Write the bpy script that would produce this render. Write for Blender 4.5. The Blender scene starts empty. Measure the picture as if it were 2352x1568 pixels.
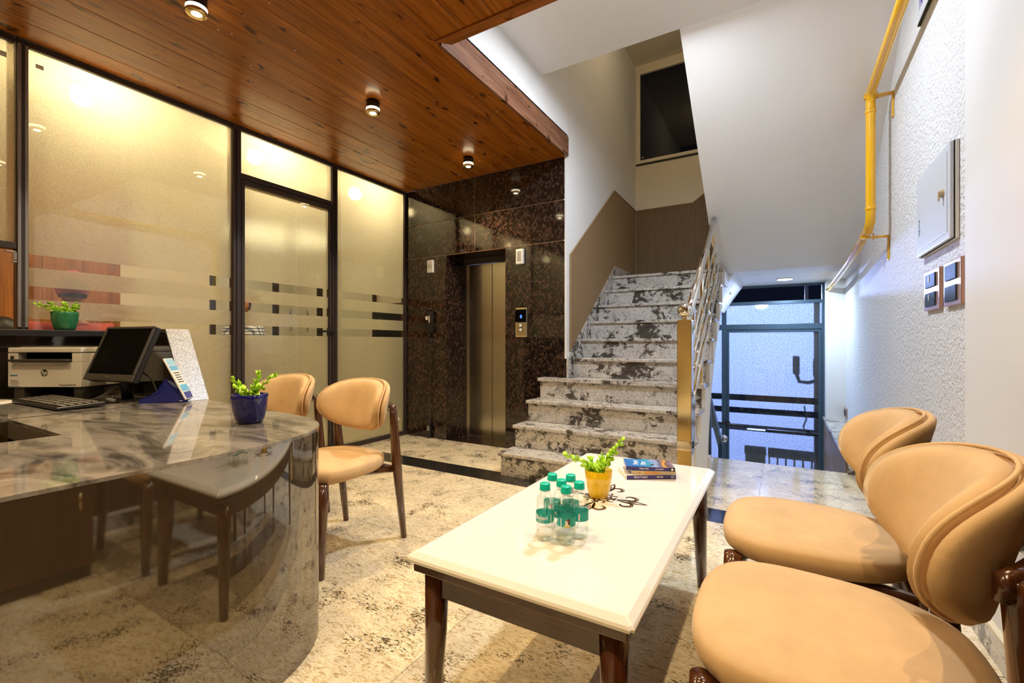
import bpy, bmesh, math, random
from mathutils import Vector, Matrix, Euler

# ------------------------------------------------------------------ camera, world, exposure
SC = bpy.context.scene
COL = SC.collection
R = math.radians
PI = math.pi

cam_d = bpy.data.cameras.new('camera')
cam_d.sensor_width = 36.0
cam_d.lens = 1045.0 / 2352.0 * 36.0
cam_d.shift_y = 3.0 / 2352.0
cam_d.clip_start = 0.02
cam_d.clip_end = 100
cam = bpy.data.objects.new('camera', cam_d)
COL.objects.link(cam)
cam.location = (0, 0, 1.08)
cam.rotation_euler = (R(90), 0, R(30.68))
SC.camera = cam

W = bpy.data.worlds.new('night')
SC.world = W
W.use_nodes = True
W.node_tree.nodes['Background'].inputs[0].default_value = (0.012, 0.018, 0.045, 1)
W.node_tree.nodes['Background'].inputs[1].default_value = 0.25

SC.view_settings.view_transform = 'Standard'
SC.view_settings.look = 'None'
SC.view_settings.exposure = 0.22
SC.view_settings.gamma = 1.0
SC.view_settings.use_curve_mapping = False
SC.cycles.use_denoising = True
SC.cycles.use_adaptive_sampling = True
SC.cycles.adaptive_threshold = 0.1
SC.cycles.adaptive_min_samples = 16
SC.cycles.max_bounces = 8
SC.cycles.transparent_max_bounces = 16
SC.cycles.diffuse_bounces = 4
SC.cycles.glossy_bounces = 4
SC.cycles.transmission_bounces = 6
SC.cycles.sample_clamp_indirect = 6.0
SC.cycles.caustics_reflective = False
SC.cycles.caustics_refractive = False

WARM = (1.0, 0.745, 0.41)
COOL = (0.80, 0.88, 1.0)
BLUE = (0.33, 0.45, 1.0)
LAMP_W = 62.0
ROOM_W = 36.0

def add_light(name, kind, loc, energy, color, size=0.03, rot=(0, 0, 0), spot=None, blend=0.5):
    d = bpy.data.lights.new(name, kind)
    d.energy = energy
    d.color = color
    if kind == 'AREA':
        d.shape = 'DISK'
        d.size = size
    else:
        d.shadow_soft_size = size
    if kind == 'SPOT':
        d.spot_size = R(spot or 120)
        d.spot_blend = blend
    o = bpy.data.objects.new(name, d)
    COL.objects.link(o)
    o.location = loc
    o.rotation_euler = rot
    return o

# street lamp outside the entrance and the two white fittings of the stair
add_light('street_light', 'POINT', (-0.35, 10.6, 1.9), 1350, BLUE, 0.05)
add_light('stair_light', 'AREA', (-0.66, 2.92, 3.325), 58, COOL, 0.16)
add_light('entrance_light', 'AREA', (0.03, 6.45, 1.835), 24, (0.62, 0.80, 1.0), 0.14)
add_light('upper_landing_light', 'POINT', (-0.9, 4.6, 4.75), 11, (1.0, 0.80, 0.52), 0.1)

# ------------------------------------------------------------------ helpers
def link(o, parent=None):
    COL.objects.link(o)
    if parent is not None:
        o.parent = parent
    return o

def tag(o, label=None, cat=None, group=None, kind=None):
    if label: o['label'] = label
    if cat: o['category'] = cat
    if group: o['group'] = group
    if kind: o['kind'] = kind
    return o

def empty(name, loc=(0, 0, 0), rz=0.0, parent=None):
    o = bpy.data.objects.new(name, None)
    o.empty_display_size = 0.05
    link(o, parent)
    o.location = loc
    o.rotation_euler = (0, 0, rz)
    return o

def thing(name, label, cat, loc=(0, 0, 0), rz=0.0, group=None):
    return tag(empty(name, loc, rz), label, cat, group)

def struct(name, loc=(0, 0, 0)):
    return tag(empty(name, loc), kind='structure')

def obj(name, bm, mat, parent=None, smooth=False, loc=None, recalc=True):
    me = bpy.data.meshes.new(name)
    if recalc: bmesh.ops.recalc_face_normals(bm, faces=bm.faces[:])
    bm.to_mesh(me)
    bm.free()
    if smooth:
        for p in me.polygons: p.use_smooth = True
    if mat: me.materials.append(mat)
    o = bpy.data.objects.new(name, me)
    link(o, parent)
    if loc: o.location = loc
    return o

def inst(name, me, parent=None, loc=(0, 0, 0), rot=(0, 0, 0), scale=(1, 1, 1)):
    o = bpy.data.objects.new(name, me)
    link(o, parent)
    o.location = loc
    o.rotation_euler = rot
    o.scale = scale
    return o

def NB(): return bmesh.new()

def box(bm, x0, x1, y0, y1, z0, z1, bev=0.0, seg=2, M=None):
    r = bmesh.ops.create_cube(bm, size=1.0)
    vs = r['verts']
    for v in vs:
        v.co = Vector(((x0 + x1) / 2 + v.co.x * (x1 - x0), (y0 + y1) / 2 + v.co.y * (y1 - y0), (z0 + z1) / 2 + v.co.z * (z1 - z0)))
    if bev > 0:
        es = list({e for v in vs for e in v.link_edges})
        rr = bmesh.ops.bevel(bm, geom=es, offset=bev, segments=seg, affect='EDGES', profile=0.5)
        vs = list({v for f in rr['faces'] for v in f.verts} | {v for v in vs if v.is_valid})
    if M is not None:
        for v in vs: v.co = M @ v.co
    return bm

def bx(name, x0, x1, y0, y1, z0, z1, mat, parent=None, bev=0.0, seg=2):
    """A box object with its own origin at its centre."""
    cx, cy, cz = (x0 + x1) / 2, (y0 + y1) / 2, (z0 + z1) / 2
    bm = NB()
    box(bm, x0 - cx, x1 - cx, y0 - cy, y1 - cy, z0 - cz, z1 - cz, bev, seg)
    return obj(name, bm, mat, parent, loc=(cx, cy, cz))

def prism(bm, pts, axis, a, b):
    """Extrude a 2D outline along an axis: axis x -> pts are (y,z); y -> (x,z); z -> (x,y)."""
    def P(p, t):
        if axis == 'x': return (t, p[0], p[1])
        if axis == 'y': return (p[0], t, p[1])
        return (p[0], p[1], t)
    v0 = [bm.verts.new(P(p, a)) for p in pts]
    v1 = [bm.verts.new(P(p, b)) for p in pts]
    n = len(pts)
    f0 = bm.faces.new(v0)
    f1 = bm.faces.new(list(reversed(v1)))
    for i in range(n):
        bm.faces.new((v0[i], v0[(i + 1) % n], v1[(i + 1) % n], v1[i]))
    if n > 4: bmesh.ops.triangulate(bm, faces=[f0, f1], ngon_method='EAR_CLIP')
    return bm

def ring_frame(d):
    d = d.normalized()
    up = Vector((0, 0, 1)) if abs(d.z) < 0.95 else Vector((1, 0, 0))
    a = d.cross(up).normalized()
    return a, a.cross(d).normalized()

def tube(bm, pts, rad, seg=10, cap=True, flat=1.0, closed=False):
    """Sweep a round section along a path; rad is one radius or one per point."""
    pts = [Vector(p) for p in pts]
    n = len(pts)
    rs = rad if isinstance(rad, (list, tuple)) else [rad] * n
    rings = []
    prev = None
    for i, p in enumerate(pts):
        if closed: d = pts[(i + 1) % n] - pts[i - 1]
        elif i == 0: d = pts[1] - pts[0]
        elif i == n - 1: d = pts[-1] - pts[-2]
        else: d = (pts[i + 1] - pts[i]).normalized() + (pts[i] - pts[i - 1]).normalized()
        if prev is None: a, b = ring_frame(d)
        else:
            dn = d.normalized()
            a = (prev - dn * prev.dot(dn)).normalized()
            b = a.cross(dn).normalized()
        prev = a
        rings.append([bm.verts.new(p + a * rs[i] * math.cos(2 * PI * k / seg) + b * rs[i] * flat * math.sin(2 * PI * k / seg)) for k in range(seg)])
    m = n if closed else n - 1
    for i in range(m):
        A, B = rings[i], rings[(i + 1) % n]
        for k in range(seg):
            bm.faces.new((A[k], A[(k + 1) % seg], B[(k + 1) % seg], B[k]))
    if cap and not closed:
        bm.faces.new(rings[0]); bm.faces.new(list(reversed(rings[-1])))
    return bm

def lathe(bm, prof, seg=24, cx=0, cy=0, cz=0, cap=True):
    rings = []
    for r, z in prof:
        if r < 1e-6: rings.append([bm.verts.new((cx, cy, cz + z))])
        else: rings.append([bm.verts.new((cx + r * math.cos(2 * PI * k / seg), cy + r * math.sin(2 * PI * k / seg), cz + z)) for k in range(seg)])
    for A, B in zip(rings, rings[1:]):
        for k in range(seg):
            k2 = (k + 1) % seg
            if len(A) == 1 and len(B) == 1: continue
            if len(A) == 1: bm.faces.new((A[0], B[k2], B[k]))
            elif len(B) == 1: bm.faces.new((A[k], A[k2], B[0]))
            else: bm.faces.new((A[k], A[k2], B[k2], B[k]))
    if cap:
        if len(rings[0]) > 1: bm.faces.new(list(reversed(rings[0])))
        if len(rings[-1]) > 1: bm.faces.new(rings[-1])
    return bm

def sphere(bm, c, r, seg=20, rings=12, sc=(1, 1, 1)):
    q = bmesh.ops.create_uvsphere(bm, u_segments=seg, v_segments=rings, radius=1.0)
    for v in q['verts']:
        v.co = Vector((c[0] + v.co.x * r * sc[0], c[1] + v.co.y * r * sc[1], c[2] + v.co.z * r * sc[2]))
    return bm

def frame_M(origin, right, up):
    r = Vector(right).normalized(); u = Vector(up).normalized(); n = r.cross(u)
    M = Matrix.Identity(4)
    for i in range(3):
        M[i][0] = r[i]; M[i][1] = u[i]; M[i][2] = n[i]; M[i][3] = origin[i]
    return M

def text_mesh(body, size, extrude=0.0006, shear=0.0, align='CENTER', bold=0.0):
    cu = bpy.data.curves.new('lettering', 'FONT')
    cu.body = body; cu.size = size; cu.extrude = extrude; cu.shear = shear; cu.offset = bold
    cu.align_x = align; cu.align_y = 'CENTER'; cu.resolution_u = 3
    o = bpy.data.objects.new('lettering', cu)
    COL.objects.link(o)
    dg = bpy.context.evaluated_depsgraph_get()
    me = bpy.data.meshes.new_from_object(o.evaluated_get(dg))
    bpy.data.objects.remove(o); bpy.data.curves.remove(cu)
    return me

def text(name, body, size, M, mat, parent, **k):
    me = text_mesh(body, size, **k)
    me.transform(M)
    me.materials.clear(); me.materials.append(mat)
    o = bpy.data.objects.new(name, me)
    return link(o, parent)

# ------------------------------------------------------------------ materials
def new_mat(name):
    m = bpy.data.materials.new(name); m.use_nodes = True
    nt = m.node_tree
    return m, nt, nt.nodes['Principled BSDF']

def node(nt, kind, ins=None, **props):
    n = nt.nodes.new(kind)
    for k, v in props.items(): setattr(n, k, v)
    if ins:
        for k, v in ins.items():
            s = n.inputs[k]
            if hasattr(v, 'is_output') or isinstance(v, bpy.types.NodeSocket): nt.links.new(v, s)
            else: s.default_value = v
    return n

def rgba(c): return (c[0], c[1], c[2], 1.0)

def plain(name, col, rough=0.5, metal=0.0, spec=0.5, coat=0.0, emit=None, es=0.0, sheen=0.0):
    m, nt, b = new_mat(name)
    b.inputs['Base Color'].default_value = rgba(col)
    b.inputs['Roughness'].default_value = rough
    b.inputs['Metallic'].default_value = metal
    b.inputs['Specular IOR Level'].default_value = spec
    b.inputs['Coat Weight'].default_value = coat
    b.inputs['Sheen Weight'].default_value = sheen
    if emit:
        b.inputs['Emission Color'].default_value = rgba(emit)
        b.inputs['Emission Strength'].default_value = es
    # a little mottling so that no surface is perfectly even
    tc = node(nt, 'ShaderNodeTexCoord')
    n = node(nt, 'ShaderNodeTexNoise', {'Vector': tc.outputs['Object'], 'Scale': 9.0, 'Detail': 3.0})
    mr = node(nt, 'ShaderNodeMapRange', {'Value': n.outputs[0], 'To Min': max(0.0, rough - 0.04), 'To Max': min(1.0, rough + 0.04)})
    nt.links.new(mr.outputs[0], b.inputs['Roughness'])
    return m

def coords(nt, scale=(1, 1, 1), rnd=0.0, world=False, rot=(0, 0, 0)):
    if world: src = node(nt, 'ShaderNodeNewGeometry').outputs['Position']
    else: src = node(nt, 'ShaderNodeTexCoord').outputs['Object']
    if rnd:
        oi = node(nt, 'ShaderNodeObjectInfo')
        mu = node(nt, 'ShaderNodeVectorMath', operation='SCALE', ins={0: (rnd, rnd * 0.7, rnd * 1.3)})
        nt.links.new(oi.outputs['Random'], mu.inputs['Scale'])
        ad = node(nt, 'ShaderNodeVectorMath', operation='ADD', ins={0: src, 1: mu.outputs[0]})
        src = ad.outputs[0]
    mp = node(nt, 'ShaderNodeMapping', {'Vector': src, 'Scale': scale, 'Rotation': rot})
    return mp.outputs[0]

def ramp(nt, fac, stops, interp='LINEAR'):
    r = node(nt, 'ShaderNodeValToRGB', {'Fac': fac})
    cr = r.color_ramp
    cr.interpolation = interp
    while len(cr.elements) < len(stops): cr.elements.new(0.5)
    for e, (p, c) in zip(cr.elements, stops):
        e.position = p
        e.color = rgba(c) if len(c) == 3 else c
    return r.outputs['Color']

def mix(nt, fac, a, b, mode='MIX'):
    n = node(nt, 'ShaderNodeMix', data_type='RGBA', blend_type=mode)
    for s, v in ((n.inputs['Factor'], fac), (n.inputs[6], a), (n.inputs[7], b)):
        if isinstance(v, bpy.types.NodeSocket): nt.links.new(v, s)
        elif isinstance(v, (int, float)): s.default_value = v
        else: s.default_value = rgba(v)
    return n.outputs[2]

def bump(nt, b, h, strength=0.3, dist=0.01):
    n = node(nt, 'ShaderNodeBump', {'Height': h, 'Strength': strength, 'Distance': dist})
    nt.links.new(n.outputs[0], b.inputs['Normal'])

def wood(name, dark, mid, light, rough=0.3, axis='y', scale=1.0, rnd=7.0, knots=True, coat=0.0, world=False):
    m, nt, b = new_mat(name)
    st = {'x': (1.2, 16, 16), 'y': (16, 1.2, 16), 'z': (16, 16, 1.2)}[axis]
    v = coords(nt, tuple(s * scale for s in st), rnd, world)
    n1 = node(nt, 'ShaderNodeTexNoise', {'Vector': v, 'Scale': 1.0, 'Detail': 6.0, 'Roughness': 0.65, 'Distortion': 0.6})
    c1 = ramp(nt, n1.outputs[0], [(0.28, dark), (0.5, mid), (0.72, light)])
    st2 = tuple(s * scale * f for s, f in zip(st, ((3, 9, 9) if axis == 'x' else (9, 3, 9) if axis == 'y' else (9, 9, 3))))
    v2 = coords(nt, st2, rnd, world)
    n2 = node(nt, 'ShaderNodeTexNoise', {'Vector': v2, 'Scale': 1.0, 'Detail': 3.0})
    g = ramp(nt, n2.outputs[0], [(0.35, (0.55, 0.5, 0.45)), (0.6, (1, 1, 1))])
    c = mix(nt, 0.75, c1, g, 'MULTIPLY')
    if knots:
        s3 = {'x': (7, 17, 17), 'y': (17, 7, 17), 'z': (17, 17, 7)}[axis]
        v3 = coords(nt, tuple(s * scale for s in s3), rnd * 1.7, world)
        n3 = node(nt, 'ShaderNodeTexNoise', {'Vector': v3, 'Scale': 1.0, 'Detail': 2.0, 'Distortion': 0.4})
        k = ramp(nt, n3.outputs[0], [(0.63, (1, 1, 1)), (0.72, (0.20, 0.15, 0.12))])
        c = mix(nt, 1.0, c, k, 'MULTIPLY')
    nt.links.new(c, b.inputs['Base Color'])
    b.inputs['Roughness'].default_value = rough
    b.inputs['Coat Weight'].default_value = coat
    b.inputs['Coat Roughness'].default_value = 0.08
    return m

def cream_granite(name, base=(0.72, 0.60, 0.42), amount=1.0, rough=0.12):
    m, nt, b = new_mat(name)
    v = coords(nt, (1, 1, 1), 11.0, rot=(0, 0, 0.5))
    lo = node(nt, 'ShaderNodeTexNoise', {'Vector': v, 'Scale': 2.2, 'Detail': 5.0, 'Roughness': 0.7, 'Distortion': 1.4})
    ctone = ramp(nt, lo.outputs[0], [(0.3, tuple(x * 0.80 for x in base)), (0.5, base), (0.68, tuple(min(1, x * 1.16) for x in base))])
    vs = coords(nt, (1.0, 2.6, 1.0), 11.0, rot=(0, 0, 0.45))
    f = node(nt, 'ShaderNodeTexNoise', {'Vector': vs, 'Scale': 30.0, 'Detail': 4.0, 'Roughness': 0.72, 'Distortion': 1.3})
    mott = ramp(nt, f.outputs[0], [(0.36, (0.34, 0.23, 0.11)), (0.44, (0.78, 0.66, 0.44)), (0.53, (1, 1, 1))])
    c = mix(nt, 0.75 * amount, ctone, mott, 'MULTIPLY')
    d = node(nt, 'ShaderNodeTexNoise', {'Vector': vs, 'Scale': 60.0, 'Detail': 3.0, 'Roughness': 0.6, 'Distortion': 0.7})
    region = node(nt, 'ShaderNodeTexNoise', {'Vector': v, 'Scale': 5.5, 'Detail': 3.0})
    mul = node(nt, 'ShaderNodeMath', operation='MULTIPLY', ins={0: d.outputs[0], 1: region.outputs[0]})
    sp = ramp(nt, mul.outputs[0], [(0.322, (1, 1, 1)), (0.352, (0.10, 0.085, 0.07))])
    c = mix(nt, 0.95, c, sp, 'MULTIPLY')
    nt.links.new(c, b.inputs['Base Color'])
    b.inputs['Roughness'].default_value = rough
    b.inputs['Specular IOR Level'].default_value = 0.6
    return m

def stair_marble(name, blotch=1.0, base=(0.62, 0.58, 0.52)):
    m, nt, b = new_mat(name)
    v = coords(nt, (1, 1, 1.2), 13.0)
    lo = node(nt, 'ShaderNodeTexNoise', {'Vector': v, 'Scale': 5.0, 'Detail': 6.0, 'Roughness': 0.72, 'Distortion': 2.0})
    c = ramp(nt, lo.outputs[0], [(0.33, tuple(x * 0.35 for x in base)), (0.46, tuple(x * 0.85 for x in base)), (0.62, base), (0.75, tuple(x * 1.2 for x in base))])
    f = node(nt, 'ShaderNodeTexNoise', {'Vector': v, 'Scale': 60.0, 'Detail': 3.0, 'Roughness': 0.7})
    g = ramp(nt, f.outputs[0], [(0.36, (0.25, 0.22, 0.19)), (0.5, (1, 1, 1))])
    c = mix(nt, 0.6, c, g, 'MULTIPLY')
    d = node(nt, 'ShaderNodeTexNoise', {'Vector': v, 'Scale': 13.0, 'Detail': 6.0, 'Roughness': 0.74, 'Distortion': 0.9})
    reg = node(nt, 'ShaderNodeTexNoise', {'Vector': v, 'Scale': 4.5, 'Detail': 2.0})
    mul = node(nt, 'ShaderNodeMath', operation='MULTIPLY', ins={0: d.outputs[0], 1: reg.outputs[0]})
    sp = ramp(nt, mul.outputs[0], [(0.305 - 0.012 * blotch, (1, 1, 1)), (0.335 - 0.012 * blotch, (0.10, 0.085, 0.075))])
    c = mix(nt, 0.95, c, sp, 'MULTIPLY')
    nt.links.new(c, b.inputs['Base Color'])
    b.inputs['Roughness'].default_value = 0.22
    return m

def tan_brown(name):
    m, nt, b = new_mat(name)
    v = coords(nt, (1, 1, 0.8), 9.0)
    di = node(nt, 'ShaderNodeTexNoise', {'Vector': v, 'Scale': 22.0, 'Detail': 2.0})
    va = mix(nt, 0.025, v, di.outputs['Color'], 'ADD')
    vo = node(nt, 'ShaderNodeTexVoronoi', {'Vector': va, 'Scale': 46.0, 'Randomness': 1.0})
    cell = ramp(nt, vo.outputs['Color'], [(0.0, (0.010, 0.008, 0.007)), (0.40, (0.018, 0.012, 0.009)), (0.58, (0.055, 0.031, 0.021)), (0.80, (0.095, 0.055, 0.037)), (1.0, (0.035, 0.022, 0.015))])
    edge = ramp(nt, vo.outputs['Distance'], [(0.25, (1, 1, 1)), (0.85, (0.20, 0.17, 0.15))])
    c = mix(nt, 0.8, cell, edge, 'MULTIPLY')
    fn = node(nt, 'ShaderNodeTexNoise', {'Vector': v, 'Scale': 120.0, 'Detail': 2.0})
    g = ramp(nt, fn.outputs[0], [(0.35, (0.3, 0.3, 0.3)), (0.62, (1.35, 1.3, 1.25))])
    c = mix(nt, 0.8, c, g, 'MULTIPLY')
    nt.links.new(c, b.inputs['Base Color'])
    b.inputs['Roughness'].default_value = 0.06
    b.inputs['Specular IOR Level'].default_value = 0.7
    return m

def grey_marble(name):
    m, nt, b = new_mat(name)
    v = coords(nt, (0.8, 2.2, 1), 0, True, rot=(0, 0, 0.35))
    n1 = node(nt, 'ShaderNodeTexNoise', {'Vector': v, 'Scale': 3.2, 'Detail': 7.0, 'Roughness': 0.68, 'Distortion': 1.6})
    c = ramp(nt, n1.outputs[0], [(0.30, (0.035, 0.030, 0.025)), (0.42, (0.10, 0.088, 0.075)), (0.50, (0.20, 0.18, 0.155)), (0.62, (0.30, 0.27, 0.235)), (0.74, (0.40, 0.36, 0.31))])
    nt.links.new(c, b.inputs['Base Color'])
    b.inputs['Roughness'].default_value = 0.05
    b.inputs['IOR'].default_value = 1.9
    return m

def wall_paint(name, col, bs=60.0, strength=0.0, rough=0.75):
    m, nt, b = new_mat(name)
    v = coords(nt, (1, 1, 1), 0, True)
    n = node(nt, 'ShaderNodeTexNoise', {'Vector': v, 'Scale': 1.7, 'Detail': 4.0})
    c = ramp(nt, n.outputs[0], [(0.3, tuple(x * 0.96 for x in col)), (0.7, col)])
    nt.links.new(c, b.inputs['Base Color'])
    b.inputs['Roughness'].default_value = rough
    if strength:
        n2 = node(nt, 'ShaderNodeTexNoise', {'Vector': v, 'Scale': bs, 'Detail': 3.0, 'Roughness': 0.6})
        h = ramp(nt, n2.outputs[0], [(0.38, (0, 0, 0)), (0.62, (1, 1, 1))])
        bump(nt, b, h, strength, 0.006)
    return m

def clear_glass(name, tint=(0.97, 0.98, 0.95), refl=1.0):
    m = bpy.data.materials.new(name); m.use_nodes = True
    nt = m.node_tree; nt.nodes.clear()
    out = node(nt, 'ShaderNodeOutputMaterial')
    t = node(nt, 'ShaderNodeBsdfTransparent', {'Color': rgba(tint)})
    g = node(nt, 'ShaderNodeBsdfGlossy', {'Color': (1, 1, 1, 1), 'Roughness': 0.01})
    bf = node(nt, 'ShaderNodeNewGeometry')
    io = node(nt, 'ShaderNodeMapRange', {'Value': bf.outputs['Backfacing'], 'To Min': 1.45, 'To Max': 1 / 1.45})
    fr = node(nt, 'ShaderNodeFresnel', {'IOR': io.outputs[0]})
    f = node(nt, 'ShaderNodeMath', operation='MULTIPLY', ins={0: fr.outputs[0], 1: refl})
    mx = node(nt, 'ShaderNodeMixShader', {0: f.outputs[0], 1: t.outputs[0], 2: g.outputs[0]})
    nt.links.new(mx.outputs[0], out.inputs[0])
    return m

def frosted(name, diff, trans, refr, wd=0.34, wt=0.36, rough=0.30, ns_=240.0, lo_=0.80):
    """Etched film: part diffuse, part translucent, part blurred see-through."""
    m = bpy.data.materials.new(name); m.use_nodes = True
    nt = m.node_tree; nt.nodes.clear()
    out = node(nt, 'ShaderNodeOutputMaterial')
    v = node(nt, 'ShaderNodeNewGeometry').outputs['Position']
    ns = node(nt, 'ShaderNodeTexNoise', {'Vector': v, 'Scale': ns_, 'Detail': 2.0})
    h = ramp(nt, ns.outputs[0], [(0.35, (0, 0, 0)), (0.68, (1, 1, 1))])
    bp = node(nt, 'ShaderNodeBump', {'Height': h, 'Strength': 0.35, 'Distance': 0.003})
    sp = ramp(nt, ns.outputs[0], [(0.34, (lo_, lo_, lo_)), (0.64, (1, 1, 1))])
    d = node(nt, 'ShaderNodeBsdfDiffuse', {'Color': mix(nt, 1.0, diff, sp, 'MULTIPLY'), 'Normal': bp.outputs[0]})
    t = node(nt, 'ShaderNodeBsdfTranslucent', {'Color': mix(nt, 1.0, trans, sp, 'MULTIPLY'), 'Normal': bp.outputs[0]})
    r = node(nt, 'ShaderNodeBsdfRefraction', {'Color': rgba(refr), 'Roughness': rough, 'IOR': 1.12, 'Normal': bp.outputs[0]})
    m1 = node(nt, 'ShaderNodeMixShader', {0: wt / (wd + wt), 1: d.outputs[0], 2: t.outputs[0]})
    m2 = node(nt, 'ShaderNodeMixShader', {0: 1 - wd - wt, 1: m1.outputs[0], 2: r.outputs[0]})
    nt.links.new(m2.outputs[0], out.inputs[0])
    return m

def brushed(name, col, rough=0.22, axis='x'):
    m, nt, b = new_mat(name)
    sc = {'x': (2, 300, 300), 'z': (300, 300, 2)}[axis]
    v = coords(nt, sc)
    n = node(nt, 'ShaderNodeTexNoise', {'Vector': v, 'Scale': 1.0, 'Detail': 2.0})
    mr = node(nt, 'ShaderNodeMapRange', {'Value': n.outputs[0], 'To Min': rough * 0.8, 'To Max': rough * 1.25})
    nt.links.new(mr.outputs[0], b.inputs['Roughness'])
    b.inputs['Base Color'].default_value = rgba(col)
    b.inputs['Metallic'].default_value = 1.0
    return m

def suede(name, col):
    m, nt, b = new_mat(name)
    v = coords(nt, (1, 1, 1), 5.0)
    n = node(nt, 'ShaderNodeTexNoise', {'Vector': v, 'Scale': 7.0, 'Detail': 4.0, 'Roughness': 0.6})
    c = ramp(nt, n.outputs[0], [(0.3, tuple(x * 0.86 for x in col)), (0.7, tuple(min(1, x * 1.08) for x in col))])
    nt.links.new(c, b.inputs['Base Color'])
    b.inputs['Roughness'].default_value = 0.85
    b.inputs['Sheen Weight'].default_value = 0.35
    b.inputs['Sheen Roughness'].default_value = 0.4
    b.inputs['Sheen Tint'].default_value = (1.0, 0.85, 0.65, 1)
    b.inputs['Specular IOR Level'].default_value = 0.2
    n2 = node(nt, 'ShaderNodeTexNoise', {'Vector': v, 'Scale': 320.0, 'Detail': 2.0})
    bump(nt, b, n2.outputs[0], 0.12, 0.002)
    return m

M_ceil = wood('ceiling_wood', (0.20, 0.054, 0.005), (0.35, 0.105, 0.009), (0.46, 0.155, 0.016), 0.27, 'y', 0.8)
M_ceil.node_tree.nodes['Principled BSDF'].inputs['Specular IOR Level'].default_value = 0.35
M_ceil_x = wood('ceiling_trim_wood', (0.13, 0.036, 0.007), (0.28, 0.085, 0.014), (0.40, 0.13, 0.022), 0.25, 'x', 0.8)
M_fascia = wood('fascia_wood', (0.12, 0.052, 0.028), (0.22, 0.10, 0.056), (0.30, 0.15, 0.085), 0.22, 'y', 0.9)
M_floor = cream_granite('cream_granite', (0.84, 0.74, 0.54))
M_band = plain('black_granite', (0.020, 0.018, 0.016), 0.10)
M_grout = plain('grout', (0.16, 0.13, 0.09), 0.9)
M_lift = tan_brown('tan_brown_granite')
M_stair = stair_marble('stair_marble', 0.9, (0.60, 0.56, 0.50))
M_riser = stair_marble('riser_marble', 2.9, (0.64, 0.60, 0.54))
M_white = wall_paint('white_paint', (0.80, 0.79, 0.77))
M_white_rough = wall_paint('roughcast_white', (0.78, 0.78, 0.78), 48.0, 0.85)
M_white_stip = wall_paint('stippled_white', (0.78, 0.77, 0.75), 110.0, 0.25)
M_cream = wall_paint('cream_paint', (0.74, 0.66, 0.50))
M_frame = plain('dark_aluminium', (0.055, 0.040, 0.033), 0.38, 0.4)
M_alu = plain('grey_aluminium', (0.33, 0.30, 0.26), 0.35, 0.7)
M_glass = clear_glass('clear_glass')
M_film = frosted('frosted_film', (0.74, 0.70, 0.55), (0.92, 0.88, 0.70), (0.95, 0.90, 0.74), 0.22, 0.42, 0.36, 170.0, 0.72)
M_film_b = frosted('frosted_film_entrance', (0.55, 0.60, 0.72), (0.84, 0.88, 1.0), (0.8, 0.86, 1.0), 0.12, 0.80, 0.30, 85.0, 0.40)
M_bluframe = plain('blue_grey_aluminium', (0.06, 0.10, 0.14), 0.35, 0.3)
M_steel = brushed('brushed_steel', (0.62, 0.57, 0.46), 0.20, 'x')
M_chrome = plain('polished_steel', (0.78, 0.76, 0.72), 0.06, 1.0)
M_gold = brushed('golden_steel', (0.80, 0.62, 0.30), 0.16, 'z')
M_black = plain('black_plastic', (0.012, 0.011, 0.010), 0.35)
M_screen = plain('black_screen', (0.001, 0.001, 0.001), 0.55, spec=0.05)
M_grey_pl = plain('dark_grey_plastic', (0.05, 0.046, 0.04), 0.45)
M_whitepl = plain('white_plastic', (0.72, 0.69, 0.62), 0.4)
M_printer = plain('printer_white', (0.78, 0.74, 0.66), 0.45)
M_suede = suede('beige_suede', (0.64, 0.43, 0.225))
M_walnut = wood('dark_walnut', (0.030, 0.009, 0.004), (0.095, 0.028, 0.008), (0.17, 0.055, 0.015), 0.18, 'z', 1.6, 3.0, False, 0.6)
M_walnut_x = wood('dark_walnut_rail', (0.035, 0.012, 0.005), (0.085, 0.028, 0.010), (0.13, 0.048, 0.016), 0.2, 'x', 1.6, 3.0, False, 0.6)
M_tabletop = plain('white_marble_top', (0.86, 0.835, 0.785), 0.07, coat=0.5)
M_inlay = plain('bronze_inlay', (0.10, 0.055, 0.022), 0.3, 0.3)
M_desk = plain('brown_gloss_laminate', (0.050, 0.034, 0.019), 0.07)
M_desk.node_tree.nodes['Principled BSDF'].inputs['IOR'].default_value = 2.7
for l_ in list(M_desk.node_tree.links):
    if l_.to_socket.name == 'Roughness': M_desk.node_tree.links.remove(l_)
M_desk.node_tree.nodes['Principled BSDF'].inputs['Roughness'].default_value = 0.035
M_desktop = grey_marble('grey_marble_top')
M_darkgloss = plain('dark_gloss_cladding', (0.018, 0.013, 0.009), 0.07)
M_darkgloss.node_tree.nodes['Principled BSDF'].inputs['IOR'].default_value = 1.8
M_reed = plain('reeded_oak', (0.22, 0.135, 0.062), 0.5)
M_reedtrim = plain('oak_edging', (0.27, 0.17, 0.075), 0.45)
M_woodwall = wood('teak_panel', (0.22, 0.075, 0.012), (0.40, 0.145, 0.024), (0.52, 0.21, 0.04), 0.35, 'z', 0.7, 5.0, False)
M_darkpanel = wood('dark_panel', (0.045, 0.020, 0.009), (0.075, 0.034, 0.014), (0.10, 0.048, 0.02), 0.4, 'z', 0.7, 5.0, False)
M_pipe = plain('yellow_gloss_paint', (0.82, 0.44, 0.008), 0.18, coat=0.4)
M_box = plain('grey_white_enamel', (0.62, 0.65, 0.70), 0.4)
M_copper = plain('rose_copper_plate', (0.52, 0.30, 0.22), 0.3, 0.5)
M_switch = plain('slate_switch', (0.035, 0.055, 0.085), 0.6, spec=0.25)
M_silver = None
M_navy = plain('night_glass', (0.004, 0.005, 0.012), 0.06)
M_leaf = plain('lime_leaf', (0.42, 0.72, 0.030), 0.42)
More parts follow.
